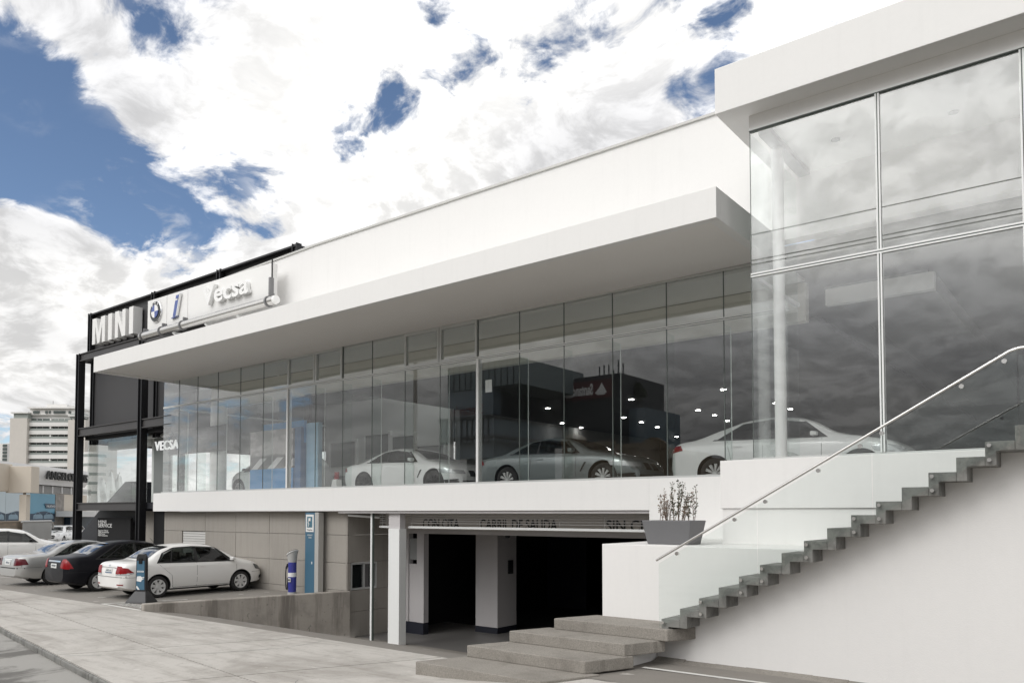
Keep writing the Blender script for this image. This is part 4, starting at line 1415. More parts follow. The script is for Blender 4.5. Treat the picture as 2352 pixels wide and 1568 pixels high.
def wheel_meshes(r, spokes, style, rimmat):
    key = (r, spokes, style, rimmat)
    if key in WHEELS: return WHEELS[key]
    w2 = .105
    rr = r * .68
    t = MB().lathe([(rr, -w2), (r * .86, -w2 - .006), (r * .96, -w2 + .015), (r, -w2 + .05), (r, w2 - .05), (r * .96, w2 - .015), (r * .86, w2 + .006), (rr, w2)], ax='y', n=36, cap=False)
    t.lathe([(rr - .001, -.045), (0, -.045)], ax='y', n=24, cap=False)
    b = MB()
    # face toward -y
    (t if style == 'd' else b).lathe([(rr + .004, -w2 + .0), (rr - .012, -w2 - .004), (rr - .03, -w2 + .02), (rr - .03, -.02)], ax='y', n=36, cap=False)
    for k in range(spokes):
        a = 2 * math.pi * k / spokes + .2
        for off in ((0,) if style == 's' else (-.09, .09)):
            c, s_ = math.cos(a), math.sin(a)
            u0, u1 = Vector((c, 0, s_)), Vector((math.cos(a + off), 0, math.sin(a + off)))
            tn = Vector((-s_, 0, c))
            wi, wo = (.030, .045) if style == 's' else (.011, .013)
            if style == 'w': wi, wo = .030, .075
            p0, p1 = u0 * .03, u1 * (rr - .015)
            y0, y1 = -w2 + .012, -w2 + .002
            b.add([p0 - tn * wi + Vector((0, y0, 0)), p0 + tn * wi + Vector((0, y0, 0)), p1 + tn * wo + Vector((0, y1, 0)), p1 - tn * wo + Vector((0, y1, 0)),
                   p0 - tn * wi + Vector((0, -.05, 0)), p0 + tn * wi + Vector((0, -.05, 0)), p1 + tn * wo + Vector((0, -.05, 0)), p1 - tn * wo + Vector((0, -.05, 0))],
                  [(0, 1, 2, 3), (7, 6, 5, 4), (0, 4, 5, 1), (1, 5, 6, 2), (2, 6, 7, 3), (3, 7, 4, 0)])
    b.lathe([(.0, -w2 - .004), (.05, -w2 - .002), (.055, -w2 + .02), (.055, -.05)], ax='y', n=16)
    dk = MB().lathe([(0, -.052), (rr - .03, -.052)], ax='y', n=24, cap=False)
    res = []
    for m_, mt, nm in ((t, 'rubber', 'wheel'), (b, rimmat, 'rim'), (dk, 'brake', 'brake_disc')):
        o = m_.build(nm, mt, smooth=True, angle=40)
        me = o.data
        bpy.data.objects.remove(o)
        res.append(me)
    WHEELS[key] = res
    return res


CARS = {}


def make_car(key, sp, name, label, loc, rotz, group=None):
    """loc: ground point under the middle of the wheelbase; rotz: heading of +x"""
    if key not in CARS: CARS[key] = Car(sp)
    c = CARS[key]
    root = thing(name, label, 'car', loc, rotz, group, local=True)
    ox = -(sp['ra'] + sp['fa']) / 2
    T = Matrix.Translation((ox, 0, 0))

    def obj(nm, me):
        o = bpy.data.objects.new(nm, me)
        COL.objects.link(o)
        o.parent = root
        o.location = (ox, 0, 0)
        return o
    bo = obj('body', c.body)

    def pp(nm, vf, mat, parent=None):
        if not vf[1]: return
        b = MB()
        b.add(*vf)
        o = b.build(nm, mat, None, smooth=True, angle=60)
        o.parent = parent or root
        o.location = (0, 0, 0) if parent else (ox, 0, 0)
        return o
    me_t, me_r, me_d = wheel_meshes(sp['r'], sp['spokes'], sp.get('style', 's'), sp.get('rim', 'alloy'))
    for ax in (sp['ra'], sp['fa']):
        for sd in (-1, 1):
            wo = obj('wheel', me_t)
            wo.location = (ax + ox, sd * (s_w := c.W / 2 - .125), sp['r'])
            if sd > 0: wo.rotation_euler = (0, 0, math.pi)
            for nm, me in (('rim', me_r), ('brake_disc', me_d)):
                ro = bpy.data.objects.new(nm, me)
                COL.objects.link(ro)
                ro.parent = wo
    for sd in (-1, 1):
        for lo, hi in sp['sidewin']: pp('side_window', c.side(lo, hi, sd, 8, .002), sp.get('winmat', 'car_window'))
        for lo, hi in sp.get('trim', []): pp('window_trim', c.side(lo, hi, sd, 8, .006), 'car_trim')
        for lo, hi in sp.get('seam', []): pp('door_seam', c.side(lo, hi, sd, 6, .002), 'car_trim')
        for lo, hi in sp.get('handle', []):
            pp('door_handle', c.side(lo, hi, sd, 4, .022), sp.get('handlemat', sp['paint']))
        for lo, hi, m_ in sp.get('sidelamp', []): pp('side_lamp', c.side(lo, hi, sd, 6, .007), m_)
        for lo, hi, m_ in sp.get('rearlamp', []): pp('tail_light', c.rear([(sd * y, z) for y, z in lo], [(sd * y, z) for y, z in hi], 6, .008), m_)
        for lo, hi, m_ in sp.get('frontlamp', []): pp('headlight', c.front([(sd * y, z) for y, z in lo], [(sd * y, z) for y, z in hi], 6, .008), m_)
        if 'mirror' in sp:
            mx, mz = sp['mirror']
            h = c.bvh.ray_cast(Vector((mx, sd * 2, mz)), Vector((0, -sd, 0)))
            y_ = h[0].y if h[0] else sd * .7
            b = MB()
            b.add([(mx + a_ * .075 * (1 if a_ > 0 else .6), y_ + sd * (.02 + .17 * u_), mz + v_ * .06 * (1 - .25 * u_)) for u_ in (0, .5, 1) for a_, v_ in ((-1, -1), (1, -.8), (1, .6), (-1, 1))],
                  [(3, 2, 1, 0), (8, 9, 10, 11)] + [(i + 4 * j, (i + 1) % 4 + 4 * j, (i + 1) % 4 + 4 * j + 4, i + 4 * j + 4) for j in (0, 1) for i in range(4)])
            o = b.build('wing_mirror', sp.get('mirrormat', sp['paint']), None, smooth=True, bevel=.02, angle=50)
            o.parent = root
            o.location = (ox, 0, 0)
    for nm, lo, hi, m_ in sp.get('toppatch', []): pp(nm, c.top(lo, hi, 9), m_)
    for nm, lo, hi, m_ in sp.get('rearpatch', []): pp(nm, c.rear(lo, hi, 6, .010), m_)
    for nm, lo, hi, m_ in sp.get('frontpatch', []): pp(nm, c.front(lo, hi, 6, .010), m_)
    for x, y in sp.get('seats', []):
        b = MB()
        zb = sp['seatz']
        b.prism([(x - .10, zb - .4), (x + .02, zb - .4), (x - .06, zb + .14), (x - .16, zb + .14)], 'y', y - .24, y + .24)
        o = b.build('seat', 'car_seat', None, bevel=.04)
        o.parent = root
        o.location = (ox, 0, 0)
        b = MB().prism([(x - .18, zb + .19), (x - .09, zb + .19), (x - .11, zb + .36), (x - .19, zb + .36)], 'y', y - .12, y + .12)
        b.tube([(x - .13, y - .06, zb + .1), (x - .13, y - .06, zb + .22)], .008, 6).tube([(x - .13, y + .06, zb + .1), (x - .13, y + .06, zb + .22)], .008, 6)
        h_ = b.build('headrest', 'car_seat', None, bevel=.03)
        h_.parent = o
    if 'aerial' in sp:
        x, z = sp['aerial']
        o = MB().tube([(x, 0, z), (x - .22, 0, z + .24)], .008, 6, .004).build('aerial', 'car_trim', None)
        o.parent = root
        o.location = (ox, 0, 0)
    return root


def strip_rect(x0, x1, z0, z1): return [(x0, z0), (x1, z0)], [(x0, z1), (x1, z1)]


def saloon(L, H, W_, ra, fa, r, paint, tops, belt, k, **kw):
    """three-box profile shared by the parked saloons; k: dict of greenhouse x positions"""
    a0, a1, b_, c1, c0 = k['ws0'], k['ws1'], k['b'], k['bl1'], k['bl0']   # windscreen foot, head, B pillar, backlight head, foot
    zb = k['zb']
    zt = H - .115
    dlo = [(c0 + .22, zb + .03), (a0 - .26, zb - .0), (a1 - .03, zt - .03), ((a1 + c1) / 2, zt + .015), (c1 + .13, zt - .045)]
    sp = dict(L=L, W=W_, ra=ra, fa=fa, r=r, paint=paint, top=tops, belt=belt, dlo=[dlo],
              sidewin=[([(c0 + .20, zb + .02), (a0 - .24, zb - .01)], [(c1 + .12, zt - .03), ((a1 + c1) / 2, zt + .02), (a1 - .02, zt - .02)])],
              trim=[strip_rect(b_ - .04, b_ + .04, zb, zt + .005), ([(c0 + .14, zb - .012), (a0 - .14, zb - .03)], [(c0 + .19, zb + .022), (a0 - .24, zb - .005)]),
                    ([(c1 + .07, zt - .03), ((a1 + c1) / 2, zt + .03), (a1 + .02, zt - .0)], [(c1 + .09, zt - .002), ((a1 + c1) / 2, zt + .045), (a1 + .03, zt + .02)]),
                    ([(a0 - .25, zb - .01), (a0 - .13, zb - .03)], [(a1 - .0, zt - .01), (a1 + .05, zt + .0)]),
                    ([(c0 + .12, zb), (c0 + .22, zb + .02)], [(c1 + .06, zt - .03), (c1 + .12, zt - .03)]),
                    ([(c0 + .40, zb), (c0 + .45, zb)], [(c1 + .30, zt), (c1 + .34, zt)])],
              seam=[strip_rect(b_ - .004, b_ + .004, .27, zb), strip_rect(a0 - .06, a0 - .052, .27, zb - .03),
                    ([(ra + .42, .28), (ra + .43, .28)], [(ra + .38, .62), (ra + .388, .62)]), ([(ra + .37, .62), (ra + .378, .62)], [(c0 + .26, zb), (c0 + .268, zb)]),
                    strip_rect(ra + .43, a0 - .06, .262, .272)],
              handle=[strip_rect(b_ + .06, b_ + .24, zb - .135, zb - .10), strip_rect(c0 + .38, c0 + .56, zb - .125, zb - .09)],
              mirror=(a0 - .22, zb + .05), seats=[(b_ + .15, -.36), (b_ + .15, .36), (c0 + .55, -.36), (c0 + .55, .36)], seatz=zb - .1,
              toppatch=[('windscreen', [(a0 + .0, -.60), (a1 + .04, -.50)], [(a0 + .0, .60), (a1 + .04, .50)], 'car_glass_dark'),
                        ('rear_window', [(c0 + .02, -.56), (c1 - .03, -.47)], [(c0 + .02, .56), (c1 - .03, .47)], 'car_glass_dark')], spokes=7)
    sp['seam'] += [strip_rect(.02, ra - .36, .60, .607), strip_rect(fa + .36, L - .10, .57, .577), ([(.10, .62), (.106, .62)], [(.16, zb - .10), (.166, zb - .10)])]
    sp.update(kw)
    return sp


vento = saloon(4.38, 1.47, 1.70, .98, 3.53, .305, 'paint_white',
               [(0, .80), (.04, .965), (.25, 1.02), (.66, 1.05), (1.22, 1.36), (1.65, 1.452), (2.1, 1.47), (2.55, 1.44), (2.9, 1.33), (3.48, 1.03), (3.8, .95), (4.12, .85), (4.3, .73), (4.38, .60)],
               [(0, .78), (.05, .91), (.7, .955), (2.0, .93), (3.3, .905), (3.8, .85), (4.15, .745), (4.38, .56)],
               dict(ws0=3.44, ws1=2.72, b=2.12, bl1=1.45, bl0=.72, zb=.945),
               dlo=[[(1.02, .99), (3.16, .95), (2.74, 1.315), (2.1, 1.36), (1.52, 1.335), (1.20, 1.19)]],
               sidewin=[([(1.0, .98), (3.18, .94)], [(1.18, 1.20), (1.50, 1.345), (2.1, 1.375), (2.76, 1.325)])],
               trim=[strip_rect(2.08, 2.17, .95, 1.37), ([(.94, .955), (3.32, .915)], [(.97, .985), (3.2, .95)]), ([(1.16, 1.21), (1.50, 1.345), (2.1, 1.372), (2.76, 1.325)], [(1.13, 1.225), (1.48, 1.372), (2.1, 1.395), (2.79, 1.345)]),
                     ([(3.14, .95), (3.32, .915)], [(2.75, 1.325), (2.81, 1.335)]), ([(.94, .96), (1.02, .985)], [(1.13, 1.22), (1.18, 1.21)]), ([(1.32, .97), (1.37, .97)], [(1.42, 1.30), (1.47, 1.32)])],
               rearlamp=[([(.42, .70), (.66, .695), (.82, .72)], [(.46, .915), (.66, .905), (.81, .80)], 'lamp_red'), ([(.43, .655), (.82, .67)], [(.43, .70), (.82, .715)], 'lamp_clear')],
               sidelamp=[([(.0, .72), (.30, .74)], [(.0, .885), (.16, .86), (.22, .80)], 'lamp_red'), ([(.0, .68), (.28, .705)], [(.0, .715), (.30, .738)], 'lamp_clear'),
                         ([(4.02, .66), (4.27, .60)], [(3.95, .81), (4.12, .77), (4.28, .68)], 'lamp_smoke'), ([(4.2, .36), (4.36, .36)], [(4.2, .45), (4.36, .47)], 'car_trim')],
               rearpatch=[('number_plate', [(-.20, .715), (.20, .715)], [(-.20, .845), (.20, .845)], 'plate_white'), ('plate_band', [(-.19, .715), (.19, .715)], [(-.19, .745), (.19, .745)], 'plate_blue'),
                          ('plate_ink', [(-.14, .765), (.14, .765)], [(-.14, .815), (.14, .815)], 'plate_ink'), ('boot_badge', [(-.035, .895), (.035, .895)], [(-.035, .94), (.035, .94)], 'chrome'),
                          ('boot_seam', [(-.80, .612), (.80, .612)], [(-.80, .622), (.80, .622)], 'car_trim'), ('reflector', [(-.72, .40), (-.50, .40)], [(-.72, .43), (-.50, .43)], 'lamp_red'), ('reflector', [(.50, .40), (.72, .40)], [(.50, .43), (.72, .43)], 'lamp_red'), ('boot_seam', [(-.42, .862), (.42, .862)], [(-.42, .872), (.42, .872)], 'car_trim')],
               aerial=(1.35, 1.40))
aveo = saloon(4.31, 1.50, 1.71, .95, 3.43, .30, 'paint_black',
              [(0, .86), (.04, 1.01), (.25, 1.06), (.62, 1.09), (1.2, 1.38), (1.65, 1.48), (2.1, 1.50), (2.55, 1.46), (2.85, 1.36), (3.42, 1.05), (3.75, .97), (4.05, .87), (4.22, .74), (4.31, .60)],
              [(0, .80), (.05, .93), (.7, .97), (2.0, .95), (3.3, .915), (3.8, .85), (4.1, .745), (4.31, .56)],
              dict(ws0=3.38, ws1=2.68, b=2.08, bl1=1.42, bl0=.70, zb=.965), spokes=5, style='w',
              rearlamp=[([(.46, .74), (.80, .70)], [(.52, .99), (.66, .99), (.74, .90)], 'lamp_red')], sidelamp=[([(.0, .72), (.22, .72)], [(.0, .97), (.10, .96)], 'lamp_red'), ([(3.95, .68), (4.2, .62)], [(3.88, .82), (4.2, .70)], 'lamp_smoke')],
              rearpatch=[('number_plate', [(-.20, .72), (.20, .72)], [(-.20, .85), (.20, .85)], 'plate_white'), ('plate_ink', [(-.14, .765), (.14, .765)], [(-.14, .815), (.14, .815)], 'plate_ink'),
                         ('chrome_strip', [(-.42, .90), (.42, .90)], [(-.42, .945), (.42, .945)], 'chrome')])
merc = saloon(4.51, 1.43, 1.73, 1.06, 3.76, .315, 'paint_silver',
              [(0, .78), (.04, .93), (.3, 1.0), (.85, 1.03), (1.45, 1.33), (1.85, 1.42), (2.2, 1.43), (2.6, 1.40), (2.95, 1.29), (3.5, 1.0), (3.9, .94), (4.3, .86), (4.45, .72), (4.51, .60)],
              [(0, .74), (.05, .88), (.7, .93), (2.0, .92), (3.4, .90), (3.9, .86), (4.3, .78), (4.51, .56)],
              dict(ws0=3.48, ws1=2.74, b=2.2, bl1=1.6, bl0=.92, zb=.93), spokes=5, style='w',
              rearlamp=[([(.50, .66), (.80, .68)], [(.52, .90), (.76, .88)], 'lamp_dark_red')], sidelamp=[([(.0, .68), (.30, .70)], [(.0, .89), (.22, .88)], 'lamp_dark_red')],
              rearpatch=[('number_plate', [(-.22, .68), (.22, .68)], [(-.22, .83), (.22, .83)], 'plate_white'), ('plate_ink', [(-.14, .73), (.14, .73)], [(-.14, .785), (.14, .785)], 'plate_ink'),
                         ('plate_trim', [(-.30, .845), (.30, .845)], [(-.30, .87), (.30, .87)], 'letter_white'), ('bumper_strip', [(-.84, .57), (.84, .57)], [(-.84, .60), (.84, .60)], 'car_trim')])
coupe_top = [(0, .72), (.04, .86), (.25, .95), (.75, 1.0), (1.30, 1.20), (1.75, 1.345), (2.15, 1.378), (2.5, 1.36), (2.85, 1.27), (3.42, 1.0), (3.8, .93), (4.25, .83), (4.5, .70), (4.64, .55)]
coupe_belt = [(0, .70), (.06, .84), (.7, .92), (1.4, .93), (2.6, .90), (3.4, .88), (4.0, .82), (4.4, .71), (4.64, .50)]


def coupe(paint, **kw):
    sp = dict(L=4.64, W=1.83, ra=1.02, fa=3.83, r=.335, paint=paint, top=coupe_top, belt=coupe_belt, bot=.16,
              dlo=[[(1.20, .985), (3.08, .935), (2.70, 1.22), (2.2, 1.29), (1.72, 1.25)]],
              sidewin=[([(1.17, .975), (3.12, .925)], [(1.70, 1.26), (2.2, 1.305), (2.72, 1.235)])],
              trim=[([(1.08, .955), (3.2, .915)], [(1.12, .98), (3.12, .935)]), strip_rect(1.93, 1.98, .95, 1.28), ([(3.05, .92), (3.2, .915)], [(2.72, 1.23), (2.77, 1.24)])],
              seam=[([(1.72, .30), (1.728, .30)], [(1.80, .94), (1.808, .94)]), strip_rect(3.1, 3.108, .28, .90), strip_rect(1.72, 3.1, .285, .293)],
              handle=[strip_rect(1.92, 2.14, .80, .83)], mirror=(2.98, 1.0), seats=[(2.15, -.38), (2.15, .38)], seatz=.86,
              toppatch=[('windscreen', [(3.36, -.62), (2.72, -.50)], [(3.36, .62), (2.72, .50)], 'car_glass_dark'), ('rear_window', [(.80, -.55), (1.62, -.46)], [(.80, .55), (1.62, .46)], 'car_glass_dark')],
              sidelamp=[([(4.05, .60), (4.56, .56)], [(3.98, .70), (4.2, .72), (4.5, .66)], 'lamp_clear'), ([(.02, .70), (.30, .74)], [(.02, .84), (.22, .84)], 'lamp_red'),
                        ([(3.22, .48), (3.26, .48)], [(3.34, .70), (3.40, .70)], 'car_trim'), ([(4.26, .24), (4.58, .26)], [(4.22, .40), (4.58, .42)], 'car_trim')],
              frontlamp=[([(.45, .56), (.78, .56)], [(.45, .66), (.78, .67)], 'lamp_clear')],
              frontpatch=[('grille', [(.05, .50), (.30, .50)], [(.05, .66), (.28, .66)], 'car_trim'), ('grille', [(-.30, .50), (-.05, .50)], [(-.28, .66), (-.05, .66)], 'car_trim'), ('air_intake', [(-.6, .25), (.6, .25)], [(-.6, .38), (.6, .38)], 'car_trim')],
              rearlamp=[([(.45, .70), (.84, .72)], [(.47, .83), (.84, .84)], 'lamp_red')], spokes=10, style='d', rim='alloy_dark', winmat='car_window_clear')
    sp.update(kw)
    return sp


spec_white_coupe = coupe('paint_white_cool', rim='alloy_dark')
spec_grey_coupe = coupe('paint_grey', rim='alloy')
spec_sedan3 = coupe('paint_white_cool', L=4.82, ra=1.08, fa=4.0, r=.34, spokes=10, rim='alloy', winmat='car_window',
                    top=[(0, .80), (.04, .96), (.25, 1.06), (.55, 1.10), (1.25, 1.33), (1.75, 1.475), (2.2, 1.508), (2.65, 1.48), (3.0, 1.39), (3.6, 1.08), (4.0, 1.0), (4.45, .90), (4.68, .76), (4.82, .58)],
                    belt=[(0, .76), (.06, .92), (.7, 1.0), (1.4, 1.01), (2.6, .98), (3.5, .95), (4.2, .88), (4.6, .76), (4.82, .52)],
                    dlo=[[(1.15, 1.06), (3.25, 1.01), (2.85, 1.32), (2.25, 1.415), (1.66, 1.36)]], sidewin=[([(1.12, 1.05), (3.28, 1.0)], [(1.64, 1.37), (2.25, 1.43), (2.87, 1.335)])],
                    trim=[([(1.02, 1.03), (3.4, .985)], [(1.06, 1.055), (3.3, 1.01)]), strip_rect(2.1, 2.17, 1.02, 1.41), ([(3.22, 1.0), (3.4, .985)], [(2.86, 1.33), (2.93, 1.34)])],
                    seam=[strip_rect(2.12, 2.128, .30, 1.0), strip_rect(3.28, 3.288, .28, .97), ([(1.5, .4), (1.508, .4)], [(1.35, 1.0), (1.358, 1.0)])], handle=[strip_rect(2.2, 2.42, .86, .89), strip_rect(1.5, 1.7, .87, .90)],
                    mirror=(3.14, 1.07), seatz=.95, sidelamp=[([(4.25, .68), (4.74, .62)], [(4.18, .78), (4.45, .80), (4.7, .74)], 'lamp_clear'), ([(.02, .80), (.36, .86)], [(.02, .96), (.30, .97)], 'lamp_red')],
                    toppatch=[('windscreen', [(3.52, -.64), (2.86, -.52)], [(3.52, .64), (2.86, .52)], 'car_glass_dark'), ('rear_window', [(.62, -.57), (1.58, -.47)], [(.62, .57), (1.58, .47)], 'car_glass_dark')],
                    rearlamp=[([(.45, .80), (.84, .82)], [(.47, .95), (.84, .96)], 'lamp_red')])
suv = dict(L=4.55, W=1.84, ra=.92, fa=3.62, r=.355, paint='paint_white', bot=.23, clad=.40, tumble=.30,
           top=[(0, .95), (.05, 1.15), (.2, 1.36), (.5, 1.58), (1.2, 1.66), (1.9, 1.665), (2.4, 1.62), (2.75, 1.52), (3.4, 1.15), (3.8, 1.07), (4.2, .97), (4.42, .83), (4.55, .66)],
           belt=[(0, .92), (.06, 1.04), (.8, 1.08), (2.0, 1.05), (3.2, 1.02), (3.8, .97), (4.25, .86), (4.55, .60)],
           dlo=[[(.50, 1.13), (3.05, 1.08), (2.62, 1.42), (2.0, 1.54), (1.0, 1.53)]], sidewin=[([(.48, 1.12), (3.08, 1.07)], [(.98, 1.54), (2.0, 1.555), (2.64, 1.435)])],
           trim=[strip_rect(2.02, 2.10, 1.08, 1.55), strip_rect(1.12, 1.2, 1.09, 1.54), ([(.42, 1.095), (3.2, 1.045)], [(.46, 1.12), (3.1, 1.075)]), ([(3.02, 1.07), (3.2, 1.045)], [(2.62, 1.43), (2.7, 1.44)])],
           seam=[strip_rect(2.05, 2.058, .42, 1.07), strip_rect(3.1, 3.108, .42, 1.04)], handle=[strip_rect(2.12, 2.32, .93, .965), strip_rect(1.25, 1.45, .94, .975)], mirror=(2.9, 1.16), mirrormat='car_trim',
           seats=[(2.2, -.38), (2.2, .38), (1.2, -.38), (1.2, .38)], seatz=1.02,
           toppatch=[('windscreen', [(3.3, -.64), (2.66, -.54)], [(3.3, .64), (2.66, .54)], 'car_glass_dark')], sidelamp=[([(3.95, .84), (4.4, .76)], [(3.9, .92), (4.35, .84)], 'lamp_smoke')], spokes=5, style='w')
mini = dict(L=3.85, W=1.73, ra=.62, fa=3.16, r=.315, paint='paint_white_cool', bot=.2, fr=.45, ft=.20, tumble=.30,
            top=[(0, .80), (.04, 1.0), (.12, 1.2), (.35, 1.37), (.9, 1.415), (1.7, 1.42), (2.05, 1.38), (2.25, 1.30), (2.72, 1.03), (3.0, .98), (3.4, .93), (3.66, .84), (3.79, .72), (3.85, .58)],
            belt=[(0, .78), (.06, .92), (1, .95), (2.5, .93), (3.2, .88), (3.6, .78), (3.85, .52)],
            dlo=[[(.45, .99), (2.45, .965), (2.1, 1.27), (1.2, 1.31), (.55, 1.30)]], sidewin=[([(.43, .98), (2.47, .955)], [(.53, 1.32), (1.2, 1.325), (2.12, 1.285)])], trim=[strip_rect(1.3, 1.38, .96, 1.32)],
            mirror=(2.35, 1.0), seats=[(1.55, -.36), (1.55, .36)], seatz=.92, spokes=5, style='w',
            toppatch=[('windscreen', [(2.66, -.60), (2.24, -.53)], [(2.66, .60), (2.24, .53)], 'car_glass_dark'),
                      ('bonnet_stripe', [(3.5, .20), (2.75, .24)], [(3.5, .32), (2.75, .36)], 'car_trim'), ('bonnet_stripe', [(3.5, -.32), (2.75, -.36)], [(3.5, -.20), (2.75, -.24)], 'car_trim')],
            frontlamp=[([(.50, .66), (.72, .66)], [(.50, .83), (.72, .83)], 'lamp_clear'), ([(.5, .34), (.66, .34)], [(.5, .44), (.66, .44)], 'lamp_clear')],
            frontpatch=[('grille', [(-.36, .47), (.36, .47)], [(-.46, .60), (-.40, .72), (.40, .72), (.46, .60)], 'car_trim'), ('air_intake', [(-.5, .26), (.5, .26)], [(-.5, .36), (.5, .36)], 'car_trim'),
                        ('grille_bar', [(-.44, .58), (.44, .58)], [(-.44, .605), (.44, .605)], 'chrome'), ('number_plate', [(-.2, .38), (.2, .38)], [(-.2, .46), (.2, .46)], 'plate_white')])
i3 = dict(L=4.0, W=1.77, ra=.70, fa=3.27, r=.35, paint='paint_white_cool', bot=.2, fr=.5, ft=.24, tumble=.30,
          top=[(0, .85), (.04, 1.1), (.14, 1.32), (.5, 1.53), (1.2, 1.59), (1.9, 1.58), (2.4, 1.48), (2.75, 1.34), (3.25, 1.08), (3.6, .98), (3.85, .84), (4.0, .62)],
          belt=[(0, .82), (.06, .98), (.9, 1.03), (1.5, .96), (2.6, .92), (3.3, .93), (3.75, .82), (4.0, .56)],
          dlo=[[(.6, 1.1), (2.95, .98), (2.5, 1.33), (1.8, 1.47), (.8, 1.45)]], sidewin=[([(.58, 1.09), (2.97, .97)], [(.78, 1.46), (1.8, 1.485), (2.52, 1.345)])],
          trim=[strip_rect(1.5, 1.58, 1.0, 1.48), ([(2.9, .98), (3.05, .96)], [(2.5, 1.34), (2.56, 1.35)])], seam=[strip_rect(2.9, 2.908, .3, .92), strip_rect(1.5, 1.508, .3, .96)], mirror=(2.85, 1.06), mirrormat='car_trim',
          seats=[(1.9, -.36), (1.9, .36)], seatz=.98, winmat='car_window_clear', spokes=5, style='w', rim='alloy',
          toppatch=[('windscreen', [(3.15, -.62), (2.5, -.52)], [(3.15, .62), (2.5, .52)], 'car_glass_dark'), ('roof_panel', [(2.4, -.5), (.6, -.5)], [(2.4, .5), (.6, .5)], 'car_trim')],
          sidelamp=[([(3.6, .72), (3.9, .66)], [(3.55, .86), (3.85, .80)], 'lamp_clear')])


def on_ground(px, py, z=-.012): return at(px, py, Z=z)


def park(key, sp, label, px, py, head, near='rear'):
    """put the car so that its near right-hand rear wheel touches the ground at the pixel"""
    p = at(px, py, Z=-.012)
    f = Vector((math.cos(R(head)), math.sin(R(head)), 0))
    l = Vector((-f.y, f.x, 0))
    c = p + f * ((sp['fa'] - sp['ra']) / 2) + l * (sp['W'] / 2 - .12)
    return make_car(key, sp, 'parked_car', label, tuple(c), R(head))


park('vento', vento, 'white saloon parked nose-in beside the ramp wall, red tail lights', 359, 1372, 89)
park('aveo', aveo, 'black saloon with red triangular tail lights between the silver and white saloons', 224, 1357, 89)
park('merc', merc, 'older silver saloon with dark red tail lights left of the black saloon', 120, 1342, 90)
_f = Vector((math.cos(R(70)), math.sin(R(70)), 0))
make_car('suv', suv, 'parked_car', 'white high-roofed car seen side-on, cut by the left edge', tuple(at(69, 1299, Z=-.012) - _f * .63 + Vector((-_f.y, _f.x, 0)) * .9), R(70))
make_car('mini', mini, 'parked_car', 'white small hatchback with black grille facing the camera behind the cars', tuple(at(130, 1249, Z=-.012)), R(322))
make_car('mini', mini, 'parked_car', 'white small hatchback with black grille half hidden behind a black post', tuple(at(155, 1247.5, Z=-.012)), R(322))
make_car('white_coupe', spec_white_coupe, 'showroom_car', 'white coupe with black wheels inside the glass front', (-16.15, 16.35, ZF), R(0))
make_car('grey_coupe', spec_grey_coupe, 'showroom_car', 'grey coupe inside the middle of the glass front', (-10.80, 16.35, ZF), R(0))
make_car('sedan3', spec_sedan3, 'showroom_car', 'large white fastback behind the round white column', (-5.32, 16.6, ZF), R(0))
make_car('i3', i3, 'showroom_car', 'tall white electric hatchback half hidden by the blue display', (-24.05, 17.2, ZF), R(180))

# ================================================================== SHOWROOM DISPLAY
DP = thing('display_wall', 'free-standing blue display wall with a printed street scene behind the glass', 'display', (-21.7, 15.6, ZF))
dpp = lambda name, mat, *a, **k: solid(name, mat, DP, *a, **k)
dpp('base_panel', 'display_blue', -23.3, -20.95, 15.45, 15.60, ZF + .001, 3.80)
dpp('print', 'street_print', -23.3, -20.95, 15.45, 15.58, 3.802, 5.08)
dpp('top_panel', 'display_blue', -22.8, -20.6, 15.62, 15.72, 4.6, 5.32)
dpp('return_panel', 'display_navy', -20.93, -20.62, 15.5, 15.8, ZF + .001, 5.1)
dpp('side_panel', 'display_pale', -20.6, -20.0, 15.7, 15.86, ZF + .001, 5.22)
dpp('dark_post', 'void', -20.98, -20.72, 15.9, 16.0, ZF + .001, 6.19)
NB = thing('price_stand', 'small white floor stand with a red card behind the glass', 'stand', (-18.75, 15.4, ZF))
MB().prism([(-18.95, ZF + .001), (-18.55, ZF + .001), (-18.62, ZS + .30), (-18.78, ZS + .30)], 'y', 15.3, 15.5).build('stand_body', 'print_white', NB)
solid('red_card', 'lamp_red', NB, -18.78, -18.60, 15.36, 15.40, ZS + .302, ZS + .52)
solid('sheet', 'print_white', SH, -12.05, -11.85, 14.43, 14.435, 5.25, 5.55)

# ================================================================== FAR LEFT: TOWER, DEALER BUILDING, WALLS
def plane_frame(px0, depth, ex, ey):
    """vertical plane through a pixel column at a depth, running along (ex, ey); returns origin, and pixel -> (s, z)"""
    P0 = at(px0, HOR, D=depth)
    e = Vector((ex, ey, 0)).normalized()
    n_ = Vector((e.y, -e.x, 0))

    def f(px, py):
        q = ray(px, py)
        t = (P0 - CAM).dot(n_) / q.dot(n_)
        p = CAM + q * t
        return (p - P0).dot(e), p.z
    return P0, e, f


